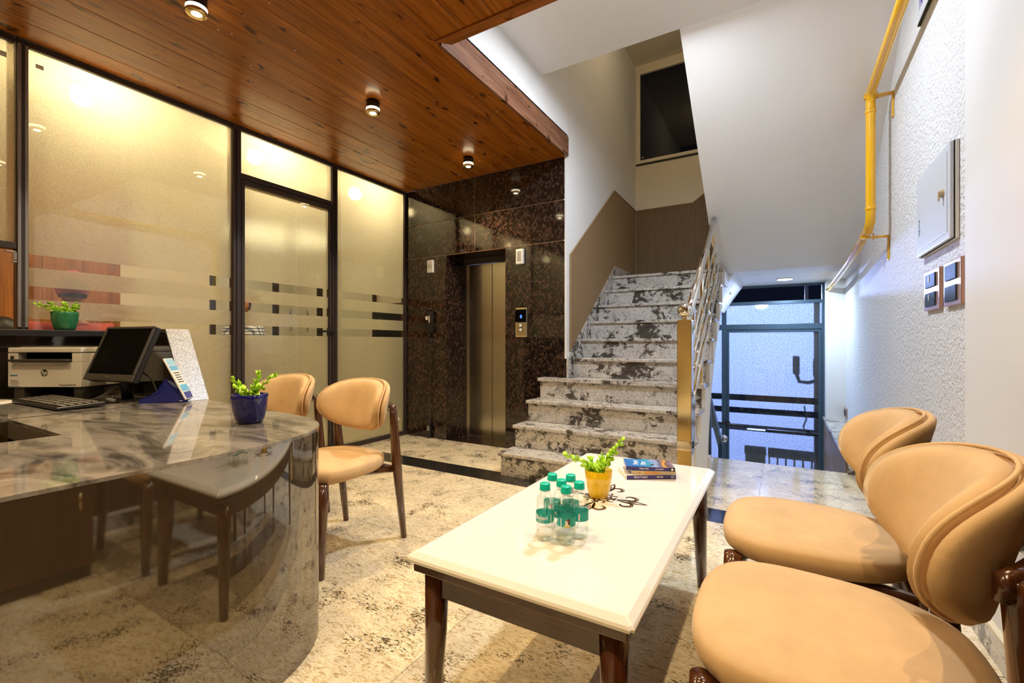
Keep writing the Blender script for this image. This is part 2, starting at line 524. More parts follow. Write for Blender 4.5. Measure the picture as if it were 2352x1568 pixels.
M_stem = plain('lime_stem', (0.30, 0.50, 0.035), 0.5)
M_potblue = plain('cobalt_glaze', (0.006, 0.008, 0.115), 0.10, coat=0.5)
M_potgreen = plain('green_glaze', (0.030, 0.190, 0.075), 0.14, coat=0.4)
M_potyellow = plain('yellow_glaze', (0.84, 0.52, 0.006), 0.18, coat=0.4)
M_soil = plain('dark_soil', (0.03, 0.03, 0.015), 0.9)
M_teal = plain('teal_cap', (0.0, 0.52, 0.40), 0.35)
def label_mat():
    m, nt, b = new_mat('teal_label')
    b.inputs['Base Color'].default_value = (0.0, 0.36, 0.28, 1); b.inputs['Roughness'].default_value = 0.35
    tl = node(nt, 'ShaderNodeBsdfTranslucent', {'Color': (0.05, 0.55, 0.45, 1)})
    mx = node(nt, 'ShaderNodeMixShader', {0: 0.35, 1: b.outputs[0], 2: tl.outputs[0]})
    nt.links.new(mx.outputs[0], nt.nodes['Material Output'].inputs[0])
    return m
M_tealabel = label_mat()
M_paper = plain('paper', (0.80, 0.74, 0.66), 0.8)
M_ink = plain('dark_ink', (0.02, 0.018, 0.016), 0.5)
M_inkwhite = plain('white_print', (0.85, 0.84, 0.80), 0.5)
M_hair = plain('black_hair', (0.008, 0.007, 0.006), 0.5)
M_skin = plain('brown_skin', (0.36, 0.155, 0.065), 0.5)
M_red = plain('red_cloth', (0.40, 0.060, 0.048), 0.8)
M_navycloth = plain('navy_cloth', (0.02, 0.025, 0.05), 0.8)
M_darkcloth = plain('charcoal_cloth', (0.03, 0.03, 0.035), 0.8)

def glitter(name):
    m, nt, b = new_mat(name)
    v = coords(nt, (1, 1, 1))
    n = node(nt, 'ShaderNodeTexVoronoi', {'Vector': v, 'Scale': 520.0})
    c = ramp(nt, n.outputs['Color'], [(0.2, (0.16, 0.155, 0.15)), (0.55, (0.28, 0.27, 0.26)), (0.9, (0.60, 0.59, 0.57))])
    nt.links.new(c, b.inputs['Base Color'])
    b.inputs['Metallic'].default_value = 0.55
    b.inputs['Roughness'].default_value = 0.42
    return m
M_silver = glitter('silver_glitter')

def plaid(name):
    m, nt, b = new_mat(name)
    v = coords(nt, (1, 1, 1))
    w1 = node(nt, 'ShaderNodeTexWave', {'Vector': v, 'Scale': 9.0}, wave_type='BANDS', bands_direction='Z')
    w2 = node(nt, 'ShaderNodeTexWave', {'Vector': v, 'Scale': 9.0}, wave_type='BANDS', bands_direction='Y')
    a = ramp(nt, w1.outputs[0], [(0.6, (0.80, 0.80, 0.82)), (0.75, (0.10, 0.12, 0.18))])
    c = ramp(nt, w2.outputs[0], [(0.6, (1, 1, 1)), (0.75, (0.25, 0.28, 0.36))])
    nt.links.new(mix(nt, 1.0, a, c, 'MULTIPLY'), b.inputs['Base Color'])
    b.inputs['Roughness'].default_value = 0.8
    return m
M_plaid = plaid('plaid_cloth')

def emitter(name, col, s):
    m = bpy.data.materials.new(name); m.use_nodes = True
    nt = m.node_tree; nt.nodes.clear()
    out = node(nt, 'ShaderNodeOutputMaterial')
    e = node(nt, 'ShaderNodeEmission', {'Color': rgba(col), 'Strength': s})
    nt.links.new(e.outputs[0], out.inputs[0])
    return m
M_bulb = emitter('lamp_lens', (1.0, 0.82, 0.52), 40.0)
M_dimbulb = emitter('dim_lamp_lens', (1.0, 0.82, 0.52), 3.0)
M_ring = emitter('lamp_acrylic_ring', (1.0, 0.80, 0.48), 12.0)
M_coolbulb = emitter('white_led', (0.86, 0.93, 1.0), 30.0)
M_digit = emitter('blue_digit', (0.05, 0.12, 1.0), 4.0)

def bottle_mat(name, k):
    m = bpy.data.materials.new(name); m.use_nodes = True
    nt = m.node_tree; nt.nodes.clear()
    out = node(nt, 'ShaderNodeOutputMaterial')
    t = node(nt, 'ShaderNodeBsdfTransparent', {'Color': (0.985, 0.995, 0.988, 1)})
    g = node(nt, 'ShaderNodeBsdfGlass', {'Color': (0.96, 1.0, 0.98, 1), 'Roughness': 0.02, 'IOR': 1.33})
    mx = node(nt, 'ShaderNodeMixShader', {0: k, 1: t.outputs[0], 2: g.outputs[0]})
    nt.links.new(mx.outputs[0], out.inputs[0])
    return m
M_bottle = bottle_mat('clear_bottle', 0.16)

# ------------------------------------------------------------------ main dimensions (metres)
XG, YL, XR, XC = -3.82, 3.98, 0.66, 0.64     # glass partition, lift wall, right wall, right column
ZC = 2.85                                    # timber ceiling
XE, YE = -1.75, 2.13                         # edge of the timber ceiling over the stair
XS0, XS1 = -1.76, -0.55                      # stair flight
YB = 6.33                                    # landing back wall
YD = 7.10                                    # street entrance
ZLOW = -0.75
YNEAR = -1.6

# ------------------------------------------------------------------ floor
fl = struct('floor')
bm = NB(); box(bm, -6.6, 0.9, YNEAR - 0.1, 4.66, -0.18, -0.021); obj('floor_bed', bm, M_grout, fl)
xs = [-3.86, -2.93, -2.0, -1.07, -0.14, 0.66]
ys = [-1.6, -0.23, 0.84, 1.91, 2.98]
G = 0.0008
slab_cache = {}
def slab(x0, x1, y0, y1, mat, name='floor_tile', z1=0.0):
    key = (round(x1 - x0, 3), round(y1 - y0, 3), mat.name)
    if key not in slab_cache:
        bm = NB()
        w, h = (x1 - x0) / 2 - G, (y1 - y0) / 2 - G
        box(bm, -w, w, -h, h, -0.02, 0.0)
        me = bpy.data.meshes.new(name); bm.to_mesh(me); bm.free(); me.materials.append(mat)
        slab_cache[key] = me
    inst(name, slab_cache[key], fl, ((x0 + x1) / 2, (y0 + y1) / 2, z1))
for i in range(len(xs) - 1):
    for j in range(len(ys) - 1): slab(xs[i], xs[i + 1], ys[j], ys[j + 1], M_floor)
    slab(xs[i], xs[i + 1], 2.98, 3.22, M_band, 'band_tile')
    slab(xs[i], xs[i + 1], 3.22, 3.98 if i < 3 else 4.66, M_floor)
slab(-3.21, -2.44, 3.98, 4.32, M_lift, 'threshold_tile')
for i in range(3): # inner office floor
    slab(-6.5, -3.86, -1.6 + i * 2.3, 0.7 + i * 2.3, M_floor, 'office_tile')

# steps down to the street door
lo = struct('floor_entrance')
bm = NB(); box(bm, -1.6, 0.9, 4.66, YD + 0.09, ZLOW - 0.1, ZLOW); obj('lower_floor', bm, M_floor, lo)
for k in range(3):
    bx('down_step', -1.6, 0.46, 4.66, 4.66 + 0.28 * (3 - k), ZLOW + 0.188 * k, ZLOW + 0.188 * (k + 1), M_stair, lo)
bx('floor_edge', -0.56, 0.46, 4.62, 4.68, -0.19, -0.0215, M_stair, lo)

# ------------------------------------------------------------------ timber ceiling: planks
ce = struct('ceiling')
bm = NB()
box(bm, XG - 0.05, XE, YNEAR, YL, ZC + 0.02, ZC + 0.20)
box(bm, XE, 0.9, YNEAR, YE, ZC + 0.02, ZC + 0.20)
obj('ceiling_slab', bm, M_white, ce)
pw = 0.207
plank_cache = {}
def plank(x0, x1, y0, y1):
    key = (round(x1 - x0, 3), round(y1 - y0, 3))
    if key not in plank_cache:
        bm = NB()
        w, h = (x1 - x0) / 2 - 0.0012, (y1 - y0) / 2
        prism(bm, [(-w, 0.02), (-w, 0.003), (-w + 0.003, 0), (w - 0.003, 0), (w, 0.003), (w, 0.02)], 'y', -h, h)
        bmesh.ops.recalc_face_normals(bm, faces=bm.faces[:])
        me = bpy.data.meshes.new('ceiling_plank'); bm.to_mesh(me); bm.free(); me.materials.append(M_ceil)
        plank_cache[key] = me
    inst('ceiling_plank', plank_cache[key], ce, ((x0 + x1) / 2, (y0 + y1) / 2, ZC))
x = XG + 0.02
while x < XE - 0.001:
    plank(x, min(x + pw, XE), YNEAR, YL); x += pw
x = XE
while x < XR - 0.001:
    plank(x, min(x + pw, XR), YNEAR, YE - 0.07); x += pw
# flat edging of the opening and the fascia board
bm = NB(); prism(bm, [(XE - 0.0, YE - 0.07), (XR, YE - 0.07), (XR, YE + 0.004), (XE + 0.07, YE + 0.004)], 'z', ZC - 0.008, ZC + 0.02)
tr = obj('trim_1', bm, M_ceil_x); tag(tr, kind='structure')
bm = NB(); prism(bm, [(YE - 0.02, ZC - 0.006), (YL, ZC - 0.006), (YL, ZC + 0.175), (YE - 0.02, ZC + 0.175)], 'x', XE - 0.01, XE + 0.012)
tr = obj('trim_2', bm, M_fascia); tag(tr, kind='structure')
# screw heads along the joints
bm = NB(); lathe(bm, [(0.0, -0.003), (0.004, -0.0025), (0.006, 0.0)], 10)
screw_me = bpy.data.meshes.new('screw'); bm.to_mesh(screw_me); bm.free(); screw_me.materials.append(M_copper)
rng = random.Random(4)
for i in range(10):
    for yy in (0.65, 1.5, 2.75, 3.7):
        if rng.random() < 0.62:
            xx = XG + 0.06 + i * pw
            for k in (-0.016, 0.016): inst('screw', screw_me, ce, (xx + k, yy + rng.uniform(-0.2, 0.2), ZC - 0.0005))

# ------------------------------------------------------------------ ceiling lamps
def make_lamp(loc, label):
    t = thing('ceiling_lamp', label, 'lamp', loc, 0, 'cylinder lamps under the timber ceiling')
    bm = NB(); lathe(bm, [(0.046, -0.055), (0.047, -0.05), (0.047, 0.0)], 28); obj('lamp_body', bm, M_black, t, True)
    bm = NB(); lathe(bm, [(0.047, -0.072), (0.048, -0.055)], 28); obj('acrylic_ring', bm, M_ring, t, True)
    bm = NB(); lathe(bm, [(0.024, -0.088), (0.044, -0.090), (0.048, -0.086), (0.048, -0.072), (0.024, -0.072)], 28, cap=False); obj('lamp_rim', bm, M_gold, t, True)
    bm = NB(); lathe(bm, [(0.0, -0.086), (0.024, -0.086)], 24, cap=False); obj('lamp_lens', bm, M_bulb, t)
    l = add_light('lamp_light', 'SPOT', (0, 0, -0.095), LAMP_W, WARM, 0.022, (0, 0, 0), 122, 0.55)
    l.parent = t
    return t
LZ = ZC
lab = {
    (-2.58, 3.53): 'small black downlight nearest the lift wall, in front of the granite',
    (-2.58, 2.35): 'small black downlight in the middle of the timber ceiling, above the glass door',
    (-2.58, 1.18): 'black downlight cut by the top edge of the picture, above the frosted window',
}
for yy in (3.53, 2.35, 1.18, -0.02): make_lamp((-2.58, yy, LZ), lab.get((-2.58, yy), 'black downlight of the row over the reception desk, out of the picture'))
make_lamp((-1.28, 1.22, LZ), 'black downlight over the curve of the desk, seen only as a reflection in the glass')
make_lamp((-1.28, 0.02, LZ), 'black downlight over the straight desk front, behind the picture edge')
make_lamp((0.05, 1.22, LZ), 'black downlight over the coffee table and chairs, above the picture')
make_lamp((0.05, 0.02, LZ), 'black downlight right above the camera, out of the picture')

# ------------------------------------------------------------------ glass partition (left)
wl = struct('wall_left')
YP = [-1.6, 0.825, 2.04, 2.982, 3.965]        # mullion centres
ZT = 2.815
def vbar(y, w, z0, z1, mat=M_frame, name='mullion', parent=wl, d=0.06): return bx(name, XG - 0.045, XG - 0.045 + d, y - w / 2, y + w / 2, z0, z1, mat, parent, 0.003)
for y, w in ((0.825, 0.05), (2.04, 0.065), (2.982, 0.06), (3.965, 0.03)):
    vbar(y, w, 0.0, ZC)
    if w > 0.04: bx('mullion_bead', XG + 0.015, XG + 0.024, y - 0.007, y + 0.007, 0.0, ZT, M_frame, wl)
bx('mullion_facing', XG + 0.015, XG + 0.026, 0.803, 0.818, 1.17, ZT, M_alu, wl, 0.002)
bx('mullion_facing', XG + 0.015, XG + 0.026, 0.832, 0.847, 1.17, ZT, M_alu, wl, 0.002)
for a, b in zip(YP, YP[1:]): bx('head_rail', XG - 0.045, XG + 0.012, a + 0.03, b - 0.03, ZT, ZC, M_frame, wl, 0.002)
bx('sill_rail', XG - 0.045, XG + 0.012, 3.012, 3.95, 0.0, 0.045, M_frame, wl, 0.002)
bx('sill_rail', XG - 0.045, XG + 0.012, 1.32, 2.008, 0.0, 0.045, M_frame, wl, 0.002)
bx('transom', XG - 0.045, XG + 0.016, 2.073, 2.952, 2.43, 2.47, M_frame, wl, 0.002)
bx('window_rail', XG - 0.045, XG + 0.02, -1.57, 0.80, 1.622, 1.66, M_frame, wl, 0.002)
BANDS = [(1.145, 1.223), (1.337, 1.416), (1.527, 1.605)]
def pane(y0, y1, z0, z1, bands, parent, fm=M_film):
    g = bx('glass_pane', XG - 0.012, XG - 0.004, y0, y1, z0, z1, M_glass, parent)
    cy, cz = (y0 + y1) / 2, (z0 + z1) / 2
    cuts = [z0]
    for a, b in bands: cuts += [a, b]
    cuts.append(z1)
    for i in range(0, len(cuts), 2):
        a, b = cuts[i], cuts[i + 1]
        if b - a < 0.002: continue
        bm = NB()
        vs = [bm.verts.new((-0.0055, yy - cy, zz - cz)) for yy, zz in ((y0, a), (y1, a), (y1, b), (y0, b))]
        bm.faces.new(vs)
        obj('frosted_film', bm, fm, g, recalc=False)
    return g
pane(0.85, 2.008, 1.157, ZT, [(1.157, 1.223), BANDS[1], BANDS[2]], wl)
pane(-1.57, 0.80, 1.66, ZT, [], wl)
pane(2.075, 2.95, 2.47, ZT, [], wl)
pane(3.013, 3.95, 0.045, ZT, BANDS, wl)
# the lowest clear strip of the wide pane and the frosted pane below it
g = bx('glass_pane', XG - 0.012, XG - 0.004, 1.32, 2.008, 0.045, 1.156, M_glass, wl)
bm = NB(); f = [bm.verts.new((-0.0055, yy, zz)) for yy, zz in ((-0.344, -0.5555), (0.344, -0.5555), (0.344, 0.5445), (-0.344, 0.5445))]; bm.faces.new(f); obj('frosted_film', bm, M_film, g, recalc=False)
# manufacturer stickers on the glass corners
for (yy, zz, w, h) in ((0.74, 2.73, 0.05, 0.03), (0.90, 2.73, 0.035, 0.025), (3.86, 0.20, 0.035, 0.03)):
    bx('glass_sticker', XG - 0.004, XG - 0.003, yy - w / 2, yy + w / 2, zz - h / 2, zz + h / 2, plain('pale_sticker', (0.9, 0.86, 0.7), 0.5), wl)
# sliding window latch at the mullion
la = empty('window_latch', (XG + 0.03, 0.795, 1.585), parent=wl)
for k, (a, b, c, d) in enumerate(((-0.04, 0.0, 0.012, 0.022), (-0.012, 0.004, -0.03, 0.015), (-0.016, 0.004, -0.045, -0.035))):
    bm = NB(); box(bm, -0.012, 0.004, a, b, c, d, 0.002); obj('latch_piece', bm, M_alu, la)

# glass door in the partition
dr = struct('door_1')
for (y0, y1, z0, z1) in ((2.078, 2.105, 0.01, 2.425), (2.92, 2.947, 0.01, 2.425), (2.105, 2.92, 2.385, 2.425), (2.105, 2.92, 0.01, 0.07)):
    bx('door_stile', XG - 0.035, XG + 0.01, y0, y1, z0, z1, M_frame, dr, 0.003)
pane(2.105, 2.92, 0.07, 2.385, BANDS, dr)
hd = empty('door_handle', (XG + 0.01, 2.935, 1.19), parent=dr)
bm = NB(); box(bm, 0.0, 0.012, -0.03, 0.022, -0.028, 0.028, 0.004); obj('handle_plate', bm, M_black, hd)
bm = NB(); tube(bm, [(0.0, -0.005, 0.0), (0.05, -0.005, 0.0)], 0.010, 12); obj('handle_spindle', bm, M_black, hd)
bm = NB(); box(bm, 0.042, 0.058, -0.14, 0.008, -0.011, 0.011, 0.004); obj('handle_lever', bm, M_black, hd)

# ------------------------------------------------------------------ office behind the glass
XO = -6.4
ow = struct('wall_office')
bx('office_back_panel', XO - 0.1, XO, 2.15, 3.07, 0, ZC, M_cream, ow)
for k in range(12):
    y0 = -1.6 + k * 0.3125
    bx('teak_board', XO - 0.06, XO + 0.012, y0 + 0.001, y0 + 0.3115, 0, ZC, M_woodwall, ow, 0.001)
bx('office_end_panel', XO - 0.1, XG - 0.1, YNEAR - 0.1, YNEAR, 0, ZC, M_cream, ow)
bx('office_far_panel', XO - 2.6, XG - 0.02, 5.9, 6.0, 0, ZC, M_cream, ow)
bx('office_lift_side', XG - 0.06, XG - 0.01, 4.0, 5.9, 0, ZC, M_cream, ow)
bx('corridor_panel', XO - 2.6, XO - 2.5, 2.9, 5.9, 0, ZC, M_cream, ow)
bx('corridor_floor', XO - 2.5, -4.0, 2.9, 5.9, -0.12, -0.022, M_floor, ow)
bx('corridor_ceiling', XO - 2.5, XO, 2.9, 5.9, ZC, ZC + 0.1, M_cream, ow)
bx('office_ceiling', XO, XG - 0.05, YNEAR, 5.9, ZC, ZC + 0.1, M_cream, ow)
# inner glazed screen of the office
wi = struct('window_1')
for y, w in ((3.12, 0.05), (3.98, 0.07), (4.72, 0.07), (5.86, 0.05)): bx('screen_post', XO - 0.03, XO + 0.03, y - w / 2, y + w / 2, 0, ZC, M_frame, wi, 0.003)
for a, b in ((3.145, 3.945), (4.015, 4.685), (4.755, 5.835)):
    bx('screen_glass', XO - 0.004, XO + 0.004, a, b, 0.05, ZC - 0.05, M_glass, wi)
# printed crest on the inner glass: two chains, two waves, two leafy scrolls
cr = empty('glass_crest', (XO + 0.012, 4.35, 1.40), parent=wi)
M_crest = plain('grey_green_print', (0.06, 0.065, 0.05), 0.5)
for s in (-1, 1):
    for k in range(6):
        a = -0.9 + k * 0.36
        bm = NB(); pts = [(0, s * (0.155 - 0.02 * (a * a)) + 0.014 * math.cos(q * PI / 5), 0.11 * a * 1.35 + 0.03 * math.sin(q * PI / 5) + 0.02) for q in range(10)]
        tube(bm, pts, 0.004, 6, closed=True); obj('crest_link', bm, M_crest, cr)
    bm = NB(); tube(bm, [(0, s * 0.05 + 0.035 * math.sin(q * 0.7 - 2), -0.09 + q * 0.03) for q in range(8)], [0.003, 0.008, 0.012, 0.014, 0.014, 0.012, 0.008, 0.003], 8, flat=0.3); obj('crest_wave', bm, M_crest, cr)
    for L in range(5):
        bm = NB(); tube(bm, [(0, s * (0.05 + 0.025 * L + 0.05 * math.sin(q * 0.45)), -0.27 + 0.012 * L + q * 0.016 - 0.004 * q * L) for q in range(6)], [0.002, 0.007, 0.009, 0.007, 0.004, 0.001], 6, flat=0.4); obj('crest_leaf', bm, M_crest, cr)
    bm = NB(); tube(bm, [(0, s * (0.09 + 0.03 * math.cos(q * 0.6) * (1 - q / 14)), -0.30 + 0.03 * math.sin(q * 0.6) * (1 - q / 14)) for q in range(11)], 0.005, 6); obj('crest_scroll', bm, M_crest, cr)
for (lx, ly, en, lb) in ((-4.2, 1.18, 1.0, 'round office light glowing through the wide frosted window'), (-4.2, 2.37, 1.0, 'round office light glowing through the pane above the glass door'),
                     (-4.25, 3.53, 1.0, 'round office light glowing through the frosted pane beside the granite'),
                     (-4.3, -0.4, 0.8, 'round office light behind the open window, out of the picture')):
    t = thing('office_lamp', lb, 'lamp', (lx, ly, ZC), 0, 'downlights in the office behind the glass')
    bm = NB(); lathe(bm, [(0.05, -0.03), (0.055, 0.0)], 20); obj('lamp_body', bm, M_whitepl, t, True)
    bm = NB(); lathe(bm, [(0.0, -0.031), (0.042, -0.031)], 20, cap=False); obj('lamp_lens', bm, M_bulb if en > 0.1 else M_dimbulb, t)
    l = add_light('office_lamp_light', 'POINT', (0, 0, -0.08), ROOM_W * en, (1.0, 0.80, 0.50), 0.04); l.parent = t
add_light('corridor_light', 'AREA', (-7.6, 4.4, 2.8), 17, (1.0, 0.88, 0.66), 1.8)

# ------------------------------------------------------------------ lift wall
wb = struct('wall_lift')
XL0, XL1, ZO = -3.21, -2.444, 2.056
dep = 0.03
xcorn = XS0 - 0.015
def slabw(x0, x1, z0, z1): return bx('granite_slab', x0 + 0.0025, x1 - 0.0025, YL, YL + dep, z0 + 0.0025, z1 - 0.0025, M_lift, wb, 0.0015, 1)
xm = (XL0 + XL1) / 2
slabw(XG - 0.02, XL0, 0.0, ZO); slabw(XL1, xcorn, 0.0, ZO)
for z0, z1 in ((ZO, 2.445), (2.445, ZC)):
    slabw(XG - 0.02, xm, z0, z1); slabw(xm, xcorn, z0, z1)
bm = NB()
box(bm, XG - 0.02, XL0 - 0.03, YL + dep + 0.001, YL + 0.5, 0, ZC); box(bm, XL1 + 0.03, XS0 - 0.035, YL + dep + 0.001, YL + 0.5, 0, ZC); box(bm, XL0 - 0.03, XL1 + 0.03, YL + dep + 0.001, YL + 0.5, ZO + 0.03, ZC)
obj('wall_core', bm, M_grout, wb)
M_joint = plain('brown_joint', (0.20, 0.105, 0.05), 0.7)
for z_ in (ZO, 2.445): bx('slab_joint', XG, xcorn - 0.003, YL + 0.0015, YL + 0.02, z_ - 0.0025, z_ + 0.0025, M_joint, wb)
bx('slab_joint', xm - 0.0025, xm + 0.0025, YL + 0.0015, YL + 0.02, ZO + 0.003, ZC, M_joint, wb)
bx('jamb_slab', XL0 - 0.028, XL0, YL + dep + 0.001, 4.32, 0, ZO, M_lift, wb, 0.0015, 1)
bx('jamb_slab', XL1, XL1 + 0.028, YL + dep + 0.001, 4.32, 0, ZO, M_lift, wb, 0.0015, 1)
bx('head_slab', XL0 - 0.028, XL1 + 0.028, YL + dep + 0.001, 4.32, ZO, ZO + 0.028, M_lift, wb, 0.0015, 1)
bx('lift_lintel', XL0 + 0.001, XL1 - 0.001, 4.30, 4.34, 1.99, ZO - 0.001, M_grey_pl, wb)
d2 = struct('door_2')
bx('lift_jamb', XL0 + 0.001, XL0 + 0.05, 4.30, 4.36, 0.002, 1.99, M_steel, d2, 0.003)
bx('lift_jamb', XL1 - 0.05, XL1 - 0.001, 4.30, 4.36, 0.002, 1.99, M_steel, d2, 0.003)
bx('door_leaf', XL0 + 0.05, -2.83, 4.325, 4.35, 0.004, 1.985, M_steel, d2, 0.002)
bx('door_leaf', -2.828, XL1 - 0.05, 4.33, 4.355, 0.004, 1.985, M_steel, d2, 0.002)
bx('door_sill', XL0 + 0.001, XL1 - 0.001, 4.322, 4.40, 0.0, 0.004, M_alu, d2)

# things on the lift wall
t = thing('door_chime', 'small white slotted chime box high on the granite beside the lift', 'chime', (-3.426, YL, 1.944))
bm = NB(); box(bm, -0.042, 0.042, -0.03, 0, -0.072, 0.072, 0.006); obj('chime_case', bm, M_whitepl, t)
for k in range(4): bx('chime_slot', -0.028, 0.028, -0.0315, -0.029, 0.012 - k * 0.012, 0.016 - k * 0.012, M_alu, t)
t = thing('intercom_speaker', 'white intercom speaker with curved slots above the lift call panel', 'speaker', (-2.257, YL, 1.942))
bm = NB(); box(bm, -0.042, 0.042, -0.035, 0, -0.076, 0.076, 0.008); obj('speaker_case', bm, M_whitepl, t)
for k in range(8):
    bm = NB(); tube(bm, [(-0.022, -0.036, 0.045 - k * 0.013), (0, -0.036, 0.050 - k * 0.013), (0.022, -0.036, 0.045 - k * 0.013)], 0.0022, 6); obj('speaker_slot', bm, M_grey_pl, t)
t = thing('call_panel', 'lift call panel with black display reading 0 and two round buttons', 'lift panel', (-2.246, YL, 1.285))
bm = NB(); box(bm, -0.066, 0.066, -0.024, 0, -0.148, 0.148, 0.012); obj('panel_case', bm, brushed('champagne_steel', (0.75, 0.66, 0.42), 0.28, 'z'), t)
bx('panel_display', -0.062, 0.062, -0.027, -0.022, 0.0, 0.128, M_screen, t, 0.001)
text('display_digit', '0', 0.045, frame_M((0.005, -0.0285, 0.055), (1, 0, 0), (0, 0, 1)), M_digit, t, bold=0.001)
for z in (-0.03, -0.075):
    bm = NB(); q = [(0.020 * math.cos(a * PI / 10), -0.026, z + 0.020 * math.sin(a * PI / 10)) for a in range(20)]; tube(bm, q, 0.003, 6, closed=True); obj('button_ring', bm, M_grey_pl, t, True)
    bm = NB(); tube(bm, [(0, -0.022, z), (0, -0.029, z)], 0.016, 20); obj('call_button', bm, M_whitepl, t)
text('panel_mark', 'stork', 0.012, frame_M((0, -0.0255, -0.12), (1, 0, 0), (0, 0, 1)), M_grey_pl, t, shear=0.2) if False else None
t = thing('wall_phone', 'black wall phone with white sticker left of the lift', 'telephone', (-3.432, YL, 1.32))
bm = NB(); box(bm, -0.055, 0.055, -0.035, 0, -0.13, 0.13, 0.03, 4); obj('phone_base', bm, M_black, t, True)
bx('number_card', -0.05, -0.016, -0.037, -0.034, 0.02, 0.06, M_paper, t)
bx('name_card', -0.002, 0.010, -0.037, -0.034, -0.01, 0.065, M_paper, t)
bm = NB(); tube(bm, [(0.0, -0.02, -0.13), (-0.01, -0.03, -0.16), (-0.04, -0.03, -0.175)], [0.008, 0.007, 0.006], 8); obj('cord_plug', bm, M_black, t, True)
bm = NB()
pts = []
for q in range(220):
    u = q / 219
    pts.append((0.012 - 0.02 * u + 0.008 * math.cos(q * 0.9), -0.022 + 0.008 * math.sin(q * 0.9), -0.14 - u * 0.97))
tube(bm, pts, 0.0022, 5); obj('coiled_cord', bm, M_black, t, True)
t = thing('phone_handset', 'black phone handset with keypad hanging at the floor by the lift', 'handset', (-3.437, YL - 0.028, 0.004))
bm = NB(); box(bm, -0.026, 0.026, -0.016, 0.016, 0.0, 0.205, 0.012, 3); obj('handset_body', bm, M_black, t, True)
bm = NB(); sphere(bm, (0, -0.016, 0.028), 0.025, sc=(1, 0.5, 1)); obj('mouthpiece', bm, M_black, t, True)
bm = NB(); sphere(bm, (0, -0.014, 0.178), 0.024, sc=(1, 0.5, 1)); obj('earpiece', bm, M_black, t, True)
for i in range(3):
    for j in range(4): bx('handset_key', -0.016 + i * 0.013, -0.009 + i * 0.013, -0.0175, -0.015, 0.085 + j * 0.015, 0.091 + j * 0.015, M_inkwhite, t)

# ------------------------------------------------------------------ stair walls, upper slab and soffits
ws = struct('wall_stair')
bx('stair_side_wall', XS0 - 0.03, XS0, YL - 0.0, YB, 0.93, 4.95, M_white_stip, ws)
bx('stair_lower_wall', XS0 - 0.03, XS0, YL + 0.031, YB, -0.75, 0.93, M_white_stip, ws)
bx('stair_back_wall', XS0 - 0.03, -0.55, YB, YB + 0.12, 1.7, 3.555, M_cream, ws)
bx('stair_back_wall', -0.55, XR, YB, YB + 0.12, 2.02, 3.555, M_cream, ws)
bx('stair_back_wall', XS0 - 0.03, -1.745, YB, YB + 0.12, 3.555, 4.95, M_cream, ws)
bx('stair_back_wall', -0.40, XR, YB, YB + 0.12, 3.555, 4.95, M_cream, ws)
bx('stair_back_wall', -1.745, -0.40, YB, YB + 0.12, 4.84, 4.95, M_cream, ws)
bx('beam_wall', XE - 0.12, XE, YE, YL, ZC + 0.175, 4.95, M_white, ws)
bx('void_end_wall', XE, XR, YE - 0.06, YE - 0.002, ZC + 0.205, 3.36, M_white, ws)
cs = struct('ceiling_stairwell')
bx('upper_slab', XE, XR, YE, 3.45, 3.35, 3.50, M_white, cs)
bx('top_slab', XE - 0.1, XR, 3.3, YB, 4.92, 5.05, M_cream, cs)
bx('upper_back', XE, XR, 3.0, 3.06, 3.5, 4.92, M_cream, cs)
so = struct('stair_soffit')
bm = NB()
prism(bm, [(3.45, 3.35), (5.58, 1.86), (6.33, 1.86), (6.33, 2.02), (5.66, 2.02), (3.60, 3.50), (3.45, 3.50)], 'x', -0.636, XR)
obj('flight_soffit', bm, M_white, so)
bx('entrance_ceiling', -1.8, XR, 6.34, YD + 0.05, 1.86, 2.0, M_white, so)
bm = NB(); prism(bm, [(-0.80, 1.86), (-0.46, 1.86), (-0.60, 1.66), (-0.70, 1.50), (-0.80, 1.50)], 'y', 5.65, YD - 0.05); obj('soffit_haunch', bm, M_white, so)
# stair window high on the landing wall
w2 = struct('window_2')
bx('window_pane', -1.70, -0.44, YB + 0.02, YB + 0.03, 3.60, 4.80, M_navy, w2)
for (a, b, c, d) in ((-1.745, -1.69, 3.555, 4.84), (-0.45, -0.40, 3.555, 4.84), (-1.69, -0.45, 3.555, 3.60), (-1.69, -0.45, 4.79, 4.84)):
    bx('window_frame', a, b, YB - 0.015, YB + 0.05, c, d, M_cream, w2, 0.004)
bx('window_sill', -1.745, -0.40, YB - 0.01, YB + 0.0, 3.53, 3.553, M_soil, w2)
bm = NB(); sphere(bm, (-1.655, YB + 0.01, 3.64), 0.014, 10, 6); obj('window_catch', bm, M_chrome, w2, True)
# reeded oak wainscot of the stair
wp = struct('wall_wainscot')
def panel_lines(y):
    lo_ = 0.996 + (y - 4.05) * 0.7545 if y < 5.398 else 2.012
    hi_ = 1.92 + (y - 4.05) * 0.742 if y < 5.398 else 2.92 - (y - 5.398) * 0.012
    return lo_, hi_
bm = NB()
y = 4.055
while y < YB - 0.012:
    p = 0.0205
    l0, h0 = panel_lines(y); l1, h1 = panel_lines(y + p * 0.98)
    xa, xb = XS0 + 0.001, XS0 + 0.010
    sec = [(xa, 0.0), (xb - 0.003, 0.10), (xb, 0.32), (xb, 0.68), (xb - 0.003, 0.90), (xa, 1.0)]
    lo_v = [bm.verts.new((sx, y + p * 0.98 * q, l0 + (l1 - l0) * q)) for sx, q in sec]
    hi_v = [bm.verts.new((sx, y + p * 0.98 * q, h0 + (h1 - h0) * q)) for sx, q in sec]
    for k in range(len(sec) - 1): bm.faces.new((lo_v[k], lo_v[k + 1], hi_v[k + 1], hi_v[k]))
    y += p
